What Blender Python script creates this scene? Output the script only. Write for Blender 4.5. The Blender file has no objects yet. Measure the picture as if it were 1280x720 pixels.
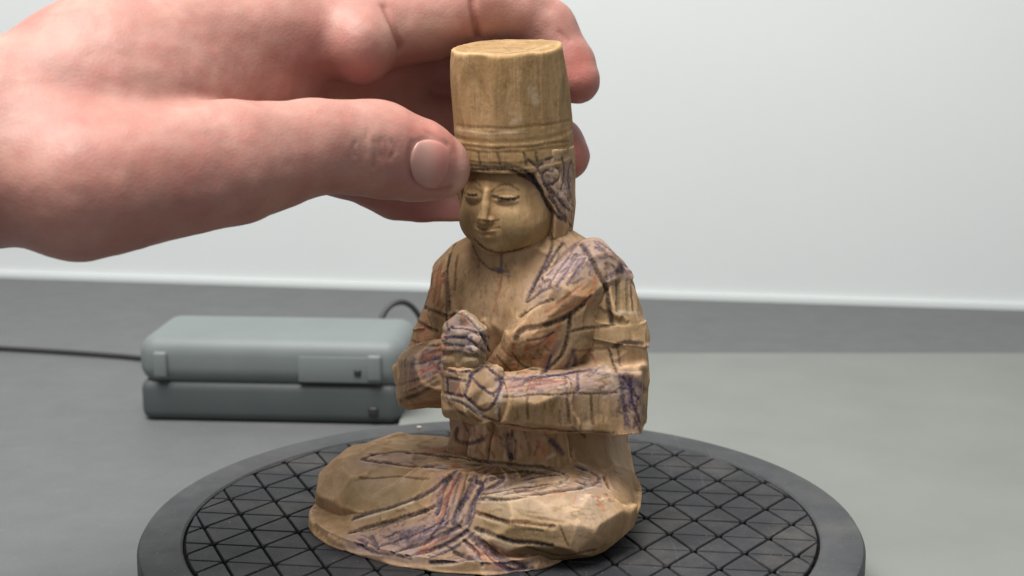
import bpy, bmesh, math, random
import numpy as np
from mathutils import Vector, Matrix
from mathutils.bvhtree import BVHTree
from mathutils.kdtree import KDTree

random.seed(7)
rng = np.random.default_rng(7)
U = 0.0009                       # one modelling unit in metres (the carving is about 125 mm tall)
scene = bpy.context.scene
COL = scene.collection

# ------------------------------------------------------------------ camera
CAM = np.array([0.0, -420.0, 155.0]); PITCH = math.radians(11.55); FPX = 1852.0
FW = np.array([0, math.cos(PITCH), -math.sin(PITCH)]); UP = np.array([0, math.sin(PITCH), math.cos(PITCH)]); RT = np.array([1.0, 0, 0])
cd = bpy.data.cameras.new('camera'); cam = bpy.data.objects.new('camera', cd); COL.objects.link(cam)
cd.sensor_width = 36; cd.lens = 36 * FPX / 1280; cd.clip_start = 0.01; cd.clip_end = 50
cam.location = CAM * U; cam.rotation_euler = (math.pi / 2 - PITCH, 0, 0)
cd.dof.use_dof = True; cd.dof.focus_distance = 415 * U; cd.dof.aperture_fstop = 20.0
scene.camera = cam

# ------------------------------------------------------------------ light
w = bpy.data.worlds.new('World'); scene.world = w; w.use_nodes = True
w.node_tree.nodes['Background'].inputs[0].default_value = (0.95, 0.98, 1.0, 1)
w.node_tree.nodes['Background'].inputs[1].default_value = 0.36
def area(name, loc, target, sx, sy, power, col):
    l = bpy.data.lights.new(name, 'AREA'); l.shape = 'RECTANGLE'; l.size = sx * U; l.size_y = sy * U
    l.energy = power; l.color = col
    o = bpy.data.objects.new(name, l); COL.objects.link(o); o.location = Vector(loc) * U
    o.rotation_euler = (Vector(target) - Vector(loc)).to_track_quat('-Z', 'Y').to_euler()
    return o
area('ceiling_lamp', (-200, -190, 850), (0, 0, 40), 560, 400, 9.4, (1.0, 0.97, 0.92))
area('wall_wash_fill', (-250, 40, 900), (-60, 440, 90), 900, 300, 3.4, (0.97, 1.0, 1.0))  # unseen light added to wash the back wall
scene.view_settings.view_transform = 'Standard'; scene.view_settings.look = 'None'
scene.view_settings.gamma = 1; scene.view_settings.exposure = 0.0
scene.render.engine = 'CYCLES'

# ------------------------------------------------------------------ pixel helpers
def ray(px, py): return (px - 640) / FPX * RT + (360 - py) / FPX * UP + FW
def W(px, py, y):
    d = ray(px, py); t = (y - CAM[1]) / d[1]; return CAM + t * d
def Zp(px, py, z):
    d = ray(px, py); t = (z - CAM[2]) / d[2]; return CAM + t * d

# ------------------------------------------------------------------ materials
def lin(c): return tuple(((v / 255) / 12.92 if v / 255 <= 0.04045 else ((v / 255 + 0.055) / 1.055) ** 2.4) for v in c)
class NT:
    def __init__(s, name, rough=0.5, spec=0.5):
        s.m = bpy.data.materials.new(name); s.m.use_nodes = True; s.t = s.m.node_tree; s.b = s.t.nodes['Principled BSDF']
        s.b.inputs['Roughness'].default_value = rough; s.b.inputs['Specular IOR Level'].default_value = spec
    def n(s, typ, **kw):
        nd = s.t.nodes.new(typ)
        for k, v in kw.items():
            if hasattr(nd, k) and k not in nd.inputs.keys(): setattr(nd, k, v)
            else: nd.inputs[k].default_value = v
        return nd
    def l(s, a, b): s.t.links.new(a, b)
    def coord(s, scale=(1, 1, 1), which='Object'):
        c = s.n('ShaderNodeTexCoord'); mp = s.n('ShaderNodeMapping'); mp.inputs['Scale'].default_value = scale
        s.l(c.outputs[which], mp.inputs[0]); return mp.outputs[0]
    def noise(s, vec, scale, detail=4, rough=0.55):
        nd = s.n('ShaderNodeTexNoise'); nd.inputs['Scale'].default_value = scale; nd.inputs['Detail'].default_value = detail
        nd.inputs['Roughness'].default_value = rough; s.l(vec, nd.inputs['Vector']); return nd.outputs['Fac']
    def ramp(s, fac, stops):
        nd = s.n('ShaderNodeValToRGB'); e = nd.color_ramp.elements
        while len(e) < len(stops): e.new(0.5)
        for el, (p, c) in zip(e, stops): el.position = p; el.color = (*c, 1) if len(c) == 3 else c
        s.l(fac, nd.inputs[0]); return nd.outputs[0]
    def mix(s, fac, a, b, mode='MIX'):
        nd = s.n('ShaderNodeMix', data_type='RGBA'); nd.blend_type = mode
        if isinstance(fac, (int, float)): nd.inputs[0].default_value = fac
        else: s.l(fac, nd.inputs[0])
        for v, i in ((a, 6), (b, 7)):
            if isinstance(v, tuple): nd.inputs[i].default_value = (*v[:3], 1)
            else: s.l(v, nd.inputs[i])
        return nd.outputs[2]
    def bump(s, h, strength, dist):
        nd = s.n('ShaderNodeBump'); nd.inputs['Strength'].default_value = strength; nd.inputs['Distance'].default_value = dist
        s.l(h, nd.inputs['Height']); s.l(nd.outputs[0], s.b.inputs['Normal'])
    def color(s, c): s.l(c, s.b.inputs['Base Color'])

def simple(name, col, rough=0.5, spec=0.4, var=0.12, scale=60, bump=0.0, bscale=900):
    k = NT(name, rough, spec); v = k.coord()
    n = k.noise(v, scale, 5)
    k.color(k.ramp(n, [(0.3, tuple(c * (1 - var) for c in col)), (0.7, tuple(min(1, c * (1 + var)) for c in col))]))
    if bump: k.bump(k.noise(v, bscale, 3), bump, 0.0004)
    return k.m

def wood_material():
    k = NT('carved_wood', 0.8, 0.14)
    v = k.coord((1, 1, 0.16)); v1 = k.coord()
    base = k.ramp(k.noise(v, 320, 5, 0.6), [(0.28, (0.255, 0.162, 0.086)), (0.5, (0.345, 0.232, 0.130)), (0.74, (0.425, 0.302, 0.185))])
    blot = k.noise(v1, 75, 3)
    base = k.mix(k.ramp(blot, [(0.45, (0, 0, 0)), (0.68, (0.6, 0.6, 0.6))]), base, (0.27, 0.185, 0.085))
    # fine pores running with the grain
    vp = k.coord((1, 1, 0.08)); po = k.noise(vp, 1500, 2, 0.5)
    base = k.mix(k.ramp(po, [(0.60, (0, 0, 0)), (0.72, (0.45, 0.45, 0.45))]), base, (0.20, 0.12, 0.05))
    fc = k.n('ShaderNodeAttribute', attribute_name='facet')
    base = k.mix(1.0, base, fc.outputs['Color'], 'MULTIPLY')
    ink = k.n('ShaderNodeAttribute', attribute_name='ink')
    # pencil skips over the grain
    skip = k.ramp(k.noise(v1, 1900, 3, 0.7), [(0.30, (0.62, 0.62, 0.62)), (0.52, (1, 1, 1))])
    m = k.n('ShaderNodeMath', operation='MULTIPLY'); k.l(ink.outputs['Alpha'], m.inputs[0]); k.l(skip, m.inputs[1])
    k.color(k.mix(m.outputs[0], base, ink.outputs['Color']))
    ad = k.n('ShaderNodeMath', operation='ADD'); k.l(k.noise(v, 900, 4, 0.6), ad.inputs[0]); k.l(k.noise(v1, 500, 3), ad.inputs[1])
    k.bump(ad.outputs[0], 0.35, 0.0005)
    return k.m
WOOD = wood_material()

def skin_material():
    k = NT('skin', 0.52, 0.35)
    v = k.coord()
    n1 = k.noise(v, 70, 4); n2 = k.noise(v, 600, 3)
    base = k.ramp(n1, [(0.3, (0.36, 0.170, 0.140)), (0.7, (0.48, 0.262, 0.212))])
    base = k.mix(k.ramp(k.noise(v, 170, 5, 0.7), [(0.4, (0, 0, 0)), (0.7, (0.30, 0.30, 0.30))]), base, (0.40, 0.125, 0.105))
    base = k.mix(k.ramp(n2, [(0.5, (0, 0, 0)), (0.75, (0.25, 0.25, 0.25))]), base, (0.52, 0.16, 0.13))
    at = k.n('ShaderNodeAttribute', attribute_name='ink')
    k.color(k.mix(at.outputs['Alpha'], base, at.outputs['Color']))
    k.b.inputs['Subsurface Weight'].default_value = 0.18; k.b.inputs['Subsurface Radius'].default_value = (1.0, 0.35, 0.2)
    k.b.inputs['Subsurface Scale'].default_value = 0.0035
    vo = k.n('ShaderNodeTexVoronoi'); vo.inputs['Scale'].default_value = 1400; k.l(v, vo.inputs['Vector'])
    ad = k.n('ShaderNodeMath', operation='ADD'); k.l(vo.outputs['Distance'], ad.inputs[0]); k.l(k.noise(v, 350, 4, 0.6), ad.inputs[1])
    k.bump(ad.outputs[0], 0.11, 0.0004)
    return k.m
SKIN = skin_material()
def nail_material():
    k = NT('nail', 0.33, 0.45); sp = k.n('ShaderNodeSeparateXYZ'); c = k.n('ShaderNodeTexCoord'); k.l(c.outputs['Object'], sp.inputs[0])
    mr = k.n('ShaderNodeMapRange'); mr.inputs['From Min'].default_value = -0.006; mr.inputs['From Max'].default_value = 0.006; k.l(sp.outputs[0], mr.inputs[0])
    k.color(k.ramp(mr.outputs[0], [(0.05, (0.44, 0.24, 0.20)), (0.4, (0.47, 0.26, 0.22)), (0.72, (0.48, 0.19, 0.16)), (0.97, (0.50, 0.27, 0.22))]))
    k.b.inputs['Subsurface Weight'].default_value = 0.1; k.b.inputs['Subsurface Scale'].default_value = 0.002
    return k.m
NAIL = nail_material()
def worn(name, col, rough, dust, rand=0.0, scratch=0.35, var=0.19):
    k = NT(name, rough, 0.35); v = k.coord(which='Object') ; g = k.n('ShaderNodeNewGeometry'); pos = g.outputs['Position']
    base = k.ramp(k.noise(pos, 70, 4), [(0.3, tuple(c * (1 - var) for c in col)), (0.7, tuple(c * (1 + var) for c in col))])
    if rand:
        oi = k.n('ShaderNodeObjectInfo'); base = k.mix(1.0, base, k.ramp(oi.outputs['Random'], [(0, (1 - rand,) * 3), (1, (1 + rand,) * 3)]), 'MULTIPLY')
    d = k.ramp(k.noise(pos, 38, 6, 0.7), [(0.48, (0, 0, 0)), (0.75, (dust,) * 3)])
    base = k.mix(d, base, (0.20, 0.18, 0.155))
    sp = k.ramp(k.noise(pos, 1300, 2, 0.4), [(0.70, (0, 0, 0)), (0.76, (0.5, 0.5, 0.5))]); base = k.mix(sp, base, (0.32, 0.27, 0.21))
    mp = k.n('ShaderNodeMapping'); mp.inputs['Scale'].default_value = (1, 0.06, 1); mp.inputs['Rotation'].default_value = (0, 0, 0.7); k.l(pos, mp.inputs[0])
    sc = k.ramp(k.noise(mp.outputs[0], 420, 3, 0.6), [(0.64, (0, 0, 0)), (0.72, (scratch * .4,) * 3)]); base = k.mix(sc, base, (0.17, 0.17, 0.17))
    k.color(base)
    rr = k.n('ShaderNodeMapRange'); rr.inputs['To Min'].default_value = rough - .12; rr.inputs['To Max'].default_value = rough + .22; k.l(k.noise(pos, 90, 4), rr.inputs[0]); k.l(rr.outputs[0], k.b.inputs['Roughness'])
    k.bump(k.noise(pos, 1500, 3), 0.2, 0.0004); return k.m
TILE = worn('black_rubber_tile', (0.023, 0.023, 0.027), 0.58, 0.28, 0.16)
RING = worn('black_rim_plastic', (0.05, 0.052, 0.056), 0.55, 0.25)
GAP = simple('groove_black', (0.006, 0.006, 0.007), 0.8, 0.1)
DESK = worn('grey_desk', (0.118, 0.122, 0.125), 0.6, 0.03, 0, 0.08, 0.05)
MAT = simple('pale_mat', (0.205, 0.217, 0.20), 0.8, 0.25, 0.06, 20, 0.15, 1400)
WALL = simple('white_wall', (0.655, 0.68, 0.682), 0.75, 0.2, 0.02, 5, 0.05, 400)
SKIRT = simple('white_trim', (0.64, 0.675, 0.675), 0.7, 0.2, 0.02, 8)
BOXL = simple('light_grey_plastic', (0.165, 0.188, 0.187), 0.5, 0.4, 0.06, 40, 0.1, 1500)
BOXD = simple('mid_grey_plastic', (0.072, 0.083, 0.084), 0.5, 0.4, 0.08, 40, 0.1, 1500)
DARK = simple('dark_screw', (0.03, 0.03, 0.03), 0.4, 0.4)

# ------------------------------------------------------------------ object helpers
def link_mesh(name, verts, faces, mat, parent=None, smooth=True, origin=(0, 0, 0)):
    """verts in units, world; origin in units, world."""
    o3 = np.array(origin, float)
    me = bpy.data.meshes.new(name)
    v = (np.asarray(verts, float) - o3) * U
    if isinstance(faces, np.ndarray):
        nf = len(faces); k = faces.shape[1]
        me.vertices.add(len(v)); me.vertices.foreach_set('co', v.astype(np.float32).ravel())
        me.loops.add(nf * k); me.loops.foreach_set('vertex_index', faces.astype(np.int32).ravel())
        me.polygons.add(nf); me.polygons.foreach_set('loop_start', np.arange(0, nf * k, k, dtype=np.int32))
        me.update(calc_edges=True)
    else:
        me.from_pydata([tuple(a) for a in v], [], [tuple(f) for f in faces]); me.update()
    me.polygons.foreach_set('use_smooth', [smooth] * len(me.polygons))
    me.materials.append(mat)
    o = bpy.data.objects.new(name, me); COL.objects.link(o)
    if parent is not None:
        o.parent = parent; o.location = Vector(o3 * U) - parent.matrix_world.translation
    else: o.location = Vector(o3 * U)
    return o
def empty(name, loc, label, cat, group=None):
    o = bpy.data.objects.new(name, None); COL.objects.link(o); o.location = Vector(loc) * U; o.empty_display_size = 0.01
    o['label'] = label; o['category'] = cat
    if group: o['group'] = group
    o.matrix_world = Matrix.Translation(Vector(loc) * U)
    return o
def bm_obj(name, bm, mat, parent=None, origin=(0, 0, 0), smooth=True):
    vs = [v.co.copy() for v in bm.verts]; bm.verts.index_update(); fs = [[v.index for v in f.verts] for f in bm.faces]; bm.free()
    o = link_mesh(name, [tuple(v) for v in vs], fs, mat, parent, smooth, origin)
    return o
def rbox(bm, c, s, r, rot=None, seg=3):
    g = bmesh.ops.create_cube(bm, size=1.0); vs = g['verts']
    for v in vs: v.co = Vector((v.co.x * s[0], v.co.y * s[1], v.co.z * s[2]))
    if r > 0:
        es = list({e for v in vs for e in v.link_edges})
        res = bmesh.ops.bevel(bm, geom=es, offset=r, segments=seg, affect='EDGES', profile=0.5)
        vs = list({v for f in res['faces'] for v in f.verts} | {v for v in vs if v.is_valid})
    for v in vs:
        if rot is not None: v.co = rot @ v.co
        v.co += Vector(c)
    return vs
def flat_by_angle(o, deg=35):
    me = o.data
    me.polygons.foreach_set('use_smooth', [True] * len(me.polygons)); me.set_sharp_from_angle(angle=math.radians(deg))

# ------------------------------------------------------------------ setting: desk, wall, mat
desk_rot = Matrix.Rotation(math.radians(-8.9), 3, 'Z')
ZD = -25.0
A = np.array([-97, 449.0]); B = np.array([94, 419.0]); dirw = (B - A) / np.linalg.norm(B - A); nrm = np.array([-dirw[1], dirw[0]])
mid = (A + B) / 2
def strip(name, z0, z1, off0, off1, mat, half=1400):
    p = [mid - dirw * half + nrm * off0, mid + dirw * half + nrm * off0, mid + dirw * half + nrm * off1, mid - dirw * half + nrm * off1]
    vs = [(*q, z0) for q in p] + [(*q, z1) for q in p]
    o = link_mesh(name, vs, [(0, 3, 2, 1), (4, 5, 6, 7), (0, 1, 5, 4), (1, 2, 6, 5), (2, 3, 7, 6), (3, 0, 4, 7)], mat, None, False)
    o['kind'] = 'structure'; return o
strip('desk_top', ZD - 20, ZD, -1300, 12, DESK)
strip('back_wall', ZD - 20, 1000, 12.2, 40, WALL)
strip('wall_trim', ZD + 0.02, ZD + 3.2, 9.5, 12.1, SKIRT)
bm = bmesh.new(); rbox(bm, (118, 30, ZD + 1.2), (330, 520, 2.2), 0.8)
o = bm_obj('desk_mat', bm, MAT, None, (118, 30, ZD)); flat_by_angle(o)
o['label'] = 'pale grey mat lying flat on the desk under the turntable'; o['category'] = 'mat'

# ------------------------------------------------------------------ turntable
TC = np.array([-3.0, -4.0]); TR = 105.0; TI = 92.0
tt = empty('turntable', (TC[0], TC[1], ZD + 2.4), 'round black turntable with triangular rubber tiles under the carved figure', 'turntable')
def lathe(name, prof, mat, parent, c, seg=160):
    n = len(prof); vs = []; fs = []
    for i in range(seg):
        a = 2 * math.pi * i / seg
        for r, z in prof: vs.append((c[0] + r * math.cos(a), c[1] + r * math.sin(a), z))
    for i in range(seg):
        j = (i + 1) % seg
        for k in range(n - 1): fs.append((i * n + k, j * n + k, j * n + k + 1, i * n + k + 1))
    o = link_mesh(name, vs, fs, mat, parent, True, (c[0], c[1], prof[0][1])); flat_by_angle(o, 30); return o
lathe('base', [(0.1, ZD + 2.4), (80, ZD + 2.4), (84, ZD + 4), (84, -15), (60, -14), (0.1, -14)], RING, tt, TC)
lathe('rim', [(TI + .4, -3), (TI + .4, -0.6), (TI + 1.0, -0.05), (TI + 2, 0), (TR - 2, -0.0), (TR - .7, -0.4), (TR, -1.6), (TR, -11), (TR - 2, -13.5), (70, -14.2), (70, -3.4), (TI + .4, -3)], RING, tt, TC)
lathe('platter', [(0.1, -1.5), (TI + .3, -1.5), (TI + .3, -6)], GAP, tt, TC)
# tiles: triangular lattice turned by about -7 degrees, measured from the photograph
la = math.radians(-7.4); a_ = 14.2
e1 = np.array([math.cos(la), math.sin(la)]) * a_; e2 = np.array([math.cos(la + math.pi / 3), math.sin(la + math.pi / 3)]) * a_
N0 = np.array([39.9, -2.3])
def clip_circle(poly, c, r):
    n = 90
    for i in range(n):
        am = 2 * math.pi * (i + .5) / n; nx = np.array([math.cos(am), math.sin(am)])
        ds = [float((p - c) @ nx - r) for p in poly]
        if max(ds) <= 0: continue
        out = []
        for k in range(len(poly)):
            p, q = poly[k], poly[(k + 1) % len(poly)]; dp, dq = ds[k], ds[(k + 1) % len(poly)]
            if dp <= 0: out.append(p)
            if dp * dq < 0: out.append(p + (q - p) * dp / (dp - dq))
        poly = out
        if len(poly) < 3: return []
    return poly
def inset(poly, g):
    c = sum(poly) / len(poly); out = []
    n = len(poly)
    for k in range(n):
        p0, p, p1 = poly[k - 1], poly[k], poly[(k + 1) % n]
        d0 = (p - p0) / (np.linalg.norm(p - p0) + 1e-9); d1 = (p1 - p) / (np.linalg.norm(p1 - p) + 1e-9)
        n0 = np.array([-d0[1], d0[0]]); n1 = np.array([-d1[1], d1[0]]); b = n0 + n1; L2 = 1 + float(n0 @ n1)
        out.append(p + b * g / max(L2, 0.3))
    return out
def roundpoly(poly, r):
    out = []; n = len(poly)
    for k in range(n):
        p0, p, p1 = poly[k - 1], poly[k], poly[(k + 1) % n]
        l0 = np.linalg.norm(p0 - p); l1 = np.linalg.norm(p1 - p)
        q0 = p + (p0 - p) / l0 * min(r, l0 * .3); q1 = p + (p1 - p) / l1 * min(r, l1 * .3)
        out += [q0, (q0 + q1) / 4 + p / 2, q1]
    return out
tiles = []
for i in range(-20, 16):
    for j in range(-20, 16):
        P = N0 + e1 * i + e2 * j
        for tri in ([P, P + e1, P + e2], [P + e1, P + e1 + e2, P + e2]):
            ce = sum(tri) / 3
            if np.linalg.norm(ce - TC) > TI + 8: continue
            pl = clip_circle([np.array(q) for q in tri], TC, TI - .2)
            if len(pl) < 3: continue
            ar = 0.5 * abs(sum(pl[k][0] * pl[(k + 1) % len(pl)][1] - pl[(k + 1) % len(pl)][0] * pl[k][1] for k in range(len(pl))))
            if ar < 9: continue
            tiles.append((np.linalg.norm(ce - np.array([0, -420])), pl))
tiles.sort(key=lambda t: t[0])
def tile_geo(pl):
    q = [p for k, p in enumerate(pl) if np.linalg.norm(p - pl[k - 1]) > 0.3]
    a = roundpoly(inset(q, 0.30), 0.9); b = roundpoly(inset(q, 0.52), 0.9); n = len(a)
    vs = [(*p, -2.5) for p in a] + [(*p, -0.45) for p in a] + [(*p, -0.02) for p in b]
    fs = []
    for k in range(n):
        m = (k + 1) % n
        fs += [(k, m, n + m, n + k), (n + k, n + m, 2 * n + m, 2 * n + k)]
    fs.append(tuple(range(2 * n, 3 * n)))
    return vs, fs
restv, restf = [], []
for idx, (_, pl) in enumerate(tiles):
    vs, fs = tile_geo(pl)
    if idx < 298:
        dz = random.uniform(-.12, 0.0); tx, ty = random.uniform(-.006, .006), random.uniform(-.006, .006)
        c = sum(pl) / len(pl)
        vs = [(x, y, z + dz + (x - c[0]) * tx + (y - c[1]) * ty) for x, y, z in vs]
        link_mesh('tile', vs, fs, TILE, tt, False, (c[0], c[1], -2.5))
    else:
        b = len(restv); restv += vs; restf += [tuple(b + q for q in f) for f in fs]
if restf:
    o = link_mesh('tile', restv, restf, TILE, tt, False, (TC[0], TC[1], -2.5)); o['kind'] = 'stuff'

# ------------------------------------------------------------------ signed distance modelling
class Grid:
    def __init__(s, lo, hi, h):
        s.lo = np.array(lo, np.float32); s.h = h; h = np.float32(h)
        s.n = np.ceil((np.array(hi) - s.lo) / h).astype(int) + 1
        s.X = (s.lo[0] + h * np.arange(s.n[0], dtype=np.float32))[:, None, None]
        s.Y = (s.lo[1] + h * np.arange(s.n[1], dtype=np.float32))[None, :, None]
        s.Z = (s.lo[2] + h * np.arange(s.n[2], dtype=np.float32))[None, None, :]
def smin(a, b, k):
    if k <= 0: return np.minimum(a, b)
    h = np.clip(k - np.abs(a - b), 0, None) / k; return np.minimum(a, b) - h * h * k * 0.25
def smax(a, b, k): return -smin(-a, -b, k)
def ell(G, c, r, M=None):
    c = np.array(c, np.float32); r = np.array(r, np.float32); X, Y, Z = G.X - c[0], G.Y - c[1], G.Z - c[2]
    if M is not None: M = np.array(M, np.float32)
    if M is not None: X, Y, Z = (M[0][0] * X + M[0][1] * Y + M[0][2] * Z, M[1][0] * X + M[1][1] * Y + M[1][2] * Z, M[2][0] * X + M[2][1] * Y + M[2][2] * Z)
    k0 = np.sqrt((X / r[0]) ** 2 + (Y / r[1]) ** 2 + (Z / r[2]) ** 2); k1 = np.sqrt((X / r[0] ** 2) ** 2 + (Y / r[1] ** 2) ** 2 + (Z / r[2] ** 2) ** 2) + 1e-6
    return k0 * (k0 - 1) / k1
def cone(G, a, b, ra, rb, sq=None):
    """tapered capsule; sq=(axis vector, factor) flattens it along that axis"""
    a = np.array(a, np.float32); b = np.array(b, np.float32); d = b - a; L2 = d @ d; ra = np.float32(ra); rb = np.float32(rb)
    px, py, pz = G.X - a[0], G.Y - a[1], G.Z - a[2]
    t = np.clip((px * d[0] + py * d[1] + pz * d[2]) / L2, 0, 1)
    qx, qy, qz = px - t * d[0], py - t * d[1], pz - t * d[2]
    s = qx * qx + qy * qy + qz * qz
    if sq is not None:
        n, f = sq; n = np.array(n, np.float32); n /= np.linalg.norm(n); q = qx * n[0] + qy * n[1] + qz * n[2]
        s = s + q * q * (1 / (f * f) - 1)
    return np.sqrt(s) - (ra + (rb - ra) * t)
def chain(G, pts, k=2.0):
    d = None
    for (p, r), (q, s) in zip(pts, pts[1:]):
        c = cone(G, p, q, r, s); d = c if d is None else smin(d, c, k)
    return d
def loft(G, kn, n=2.0, cap=1.5, X=None, Y=None, Z=None):
    """kn rows: z, cx, cy, rx, ry"""
    X = G.X if X is None else X; Y = G.Y if Y is None else Y; Z = G.Z if Z is None else Z
    kn = np.array(kn, np.float32); i = lambda c: np.interp(Z, kn[:, 0], kn[:, c]).astype(np.float32)
    rx, ry = i(3), i(4)
    q = (np.abs((X - i(1)) / rx) ** n + np.abs((Y - i(2)) / ry) ** n) ** (1 / n)
    d = (q - 1) * np.minimum(rx, ry)
    return smax(d, np.maximum(kn[0, 0] - Z, Z - kn[-1, 0]), cap)
def obox(G, c, half, M, r=1.0):
    c = np.array(c, np.float32); M = np.array(M, np.float32); half = np.array(half, np.float32); X, Y, Z = G.X - c[0], G.Y - c[1], G.Z - c[2]
    q = [np.abs(M[i][0] * X + M[i][1] * Y + M[i][2] * Z) - (half[i] - r) for i in range(3)]
    out = np.sqrt(sum(np.maximum(v, 0) ** 2 for v in q)); return out + np.minimum(np.maximum(np.maximum(q[0], q[1]), q[2]), 0) - r
def plane(G, p, n):
    n = np.array(n, np.float32); n /= np.linalg.norm(n); p = np.array(p, np.float32)
    return (G.X - p[0]) * n[0] + (G.Y - p[1]) * n[1] + (G.Z - p[2]) * n[2]
def frame(xdir, up=(0, 0, 1)):
    x = np.array(xdir, float); x /= np.linalg.norm(x); z = np.array(up, float); z -= x * (z @ x); z /= np.linalg.norm(z)
    return np.array([x, np.cross(z, x), z])
def rotM(rx=0, ry=0, rz=0):
    m = Matrix.Rotation(math.radians(rz), 3, 'Z') @ Matrix.Rotation(math.radians(ry), 3, 'Y') @ Matrix.Rotation(math.radians(rx), 3, 'X')
    return np.array(m.transposed())
def nets(G, D):
    """naive surface nets: quads round every sign change of the field"""
    D = np.ascontiguousarray(np.broadcast_to(D, G.n)).astype(np.float32).copy()
    for ax in range(3):
        sl = [slice(None)] * 3; sl[ax] = [0, -1]; D[tuple(sl)] = np.maximum(D[tuple(sl)], 0.01)
    S = D < 0; nx, ny, nz = D.shape
    cnt = np.zeros((nx - 1, ny - 1, nz - 1), np.int8)
    for dx in (0, 1):
        for dy in (0, 1):
            for dz in (0, 1): cnt += S[dx:nx - 1 + dx, dy:ny - 1 + dy, dz:nz - 1 + dz]
    cells = np.argwhere((cnt > 0) & (cnt < 8)); ids = np.full(cnt.shape, -1, np.int32); ids[tuple(cells.T)] = np.arange(len(cells))
    acc = np.zeros((len(cells), 3)); num = np.zeros(len(cells))
    co = [np.array((x, y, z)) for x in (0, 1) for y in (0, 1) for z in (0, 1)]
    vals = {tuple(c): D[tuple((cells + c).T)] for c in co}
    for c in co:
        for ax in range(3):
            if c[ax]: continue
            e = c.copy(); e[ax] = 1; v0, v1 = vals[tuple(c)], vals[tuple(e)]
            m = (v0 < 0) != (v1 < 0); t = np.where(m, v0 / np.where(m, v0 - v1, 1), 0)
            p = np.tile(c.astype(float), (len(cells), 1)); p[:, ax] = t
            acc[m] += p[m]; num[m] += 1
    V = (cells + acc / num[:, None]) * G.h + G.lo
    F = []
    for ax in range(3):
        a, b = [(1, 2), (2, 0), (0, 1)][ax]
        lo = [slice(None)] * 3; hi = [slice(None)] * 3; lo[ax] = slice(0, -1); hi[ax] = slice(1, None)
        e = np.argwhere(S[tuple(lo)] != S[tuple(hi)])
        e = e[(e[:, a] > 0) & (e[:, b] > 0) & (e[:, a] < D.shape[a] - 1) & (e[:, b] < D.shape[b] - 1)]
        s0 = S[tuple(e.T)]
        da = np.zeros(3, int); da[a] = 1; db = np.zeros(3, int); db[b] = 1
        q = np.stack([ids[tuple((e - da - db).T)], ids[tuple((e - db).T)], ids[tuple(e.T)], ids[tuple((e - da).T)]], 1)
        q[~s0] = q[~s0][:, ::-1]; F.append(q)
    return V, np.concatenate(F)
def vnormals(V, F):
    d1 = V[F[:, 2]] - V[F[:, 0]]; d2 = V[F[:, 3]] - V[F[:, 1]]; n = np.cross(d1, d2)
    N = np.zeros_like(V)
    for k in range(4): np.add.at(N, F[:, k], n)
    return N / (np.linalg.norm(N, axis=1, keepdims=True) + 1e-12)
def smooth_n(V, F, N, it):
    for _ in range(it):
        M = N.copy()
        for k in range(4): np.add.at(M, F[:, k], N[F[:, (k + 1) % 4]]); np.add.at(M, F[:, (k + 1) % 4], N[F[:, k]])
        N = M / (np.linalg.norm(M, axis=1, keepdims=True) + 1e-12)
    return N
def facet(V, F, spacing, clampv=0.8, aniso=(1, 1, 1), jit=0.08, amount=1.0, zone=None):
    """cut the surface to irregular knife facets; returns moved verts and the facet id of each vertex"""
    N0 = vnormals(V, F); N = smooth_n(V, F, N0, 12); A = V * np.array(aniso)
    order = rng.permutation(len(V)); seeds = []
    cell = {}
    for i in order[:min(len(order), 30000)]:
        p = A[i]; key = tuple((p // spacing).astype(int)); ok = True
        for dx in (-1, 0, 1):
            for dy in (-1, 0, 1):
                for dz in (-1, 0, 1):
                    for j in cell.get((key[0] + dx, key[1] + dy, key[2] + dz), ()):
                        if np.sum((A[j] - p) ** 2) < spacing ** 2: ok = False
        if ok: seeds.append(i); cell.setdefault(key, []).append(i)
    seeds = np.array(seeds); SP = V[seeds]; SN = N[seeds] + rng.normal(0, jit, (len(seeds), 3)); SN /= np.linalg.norm(SN, axis=1, keepdims=True)
    SA = A[seeds]; off = np.zeros(len(V)); fid = np.zeros(len(V), int)
    for s in range(0, len(V), 20000):
        e = slice(s, s + 20000)
        d = ((A[e][:, None, :] - SA[None]) ** 2).sum(2); k = min(9, len(seeds)); nn = np.argpartition(d, k - 1, axis=1)[:, :k]
        h = ((V[e][:, None, :] - SP[nn]) * SN[nn]).sum(2); al = (SN[nn] * N[e][:, None, :]).sum(2)
        dist = np.sqrt(np.take_along_axis(d, nn, 1))
        h = h - 5.0 * np.maximum(0, 0.82 - al) - 0.3 * np.maximum(0, dist - 1.15 * spacing)
        b = h.argmax(1); r = np.arange(len(b)); off[e] = -h[r, b]; fid[e] = nn[r, b]
    off = np.clip(off, -clampv, clampv) * amount
    if zone is not None: off = off * zone(V)
    for _ in range(2):
        m = off.copy(); c = np.ones(len(V))
        for k in range(4): np.add.at(m, F[:, k], off[F[:, (k + 1) % 4]]); np.add.at(c, F[:, k], 1)
        off = m / c
    return V + N * off[:, None], fid

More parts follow.
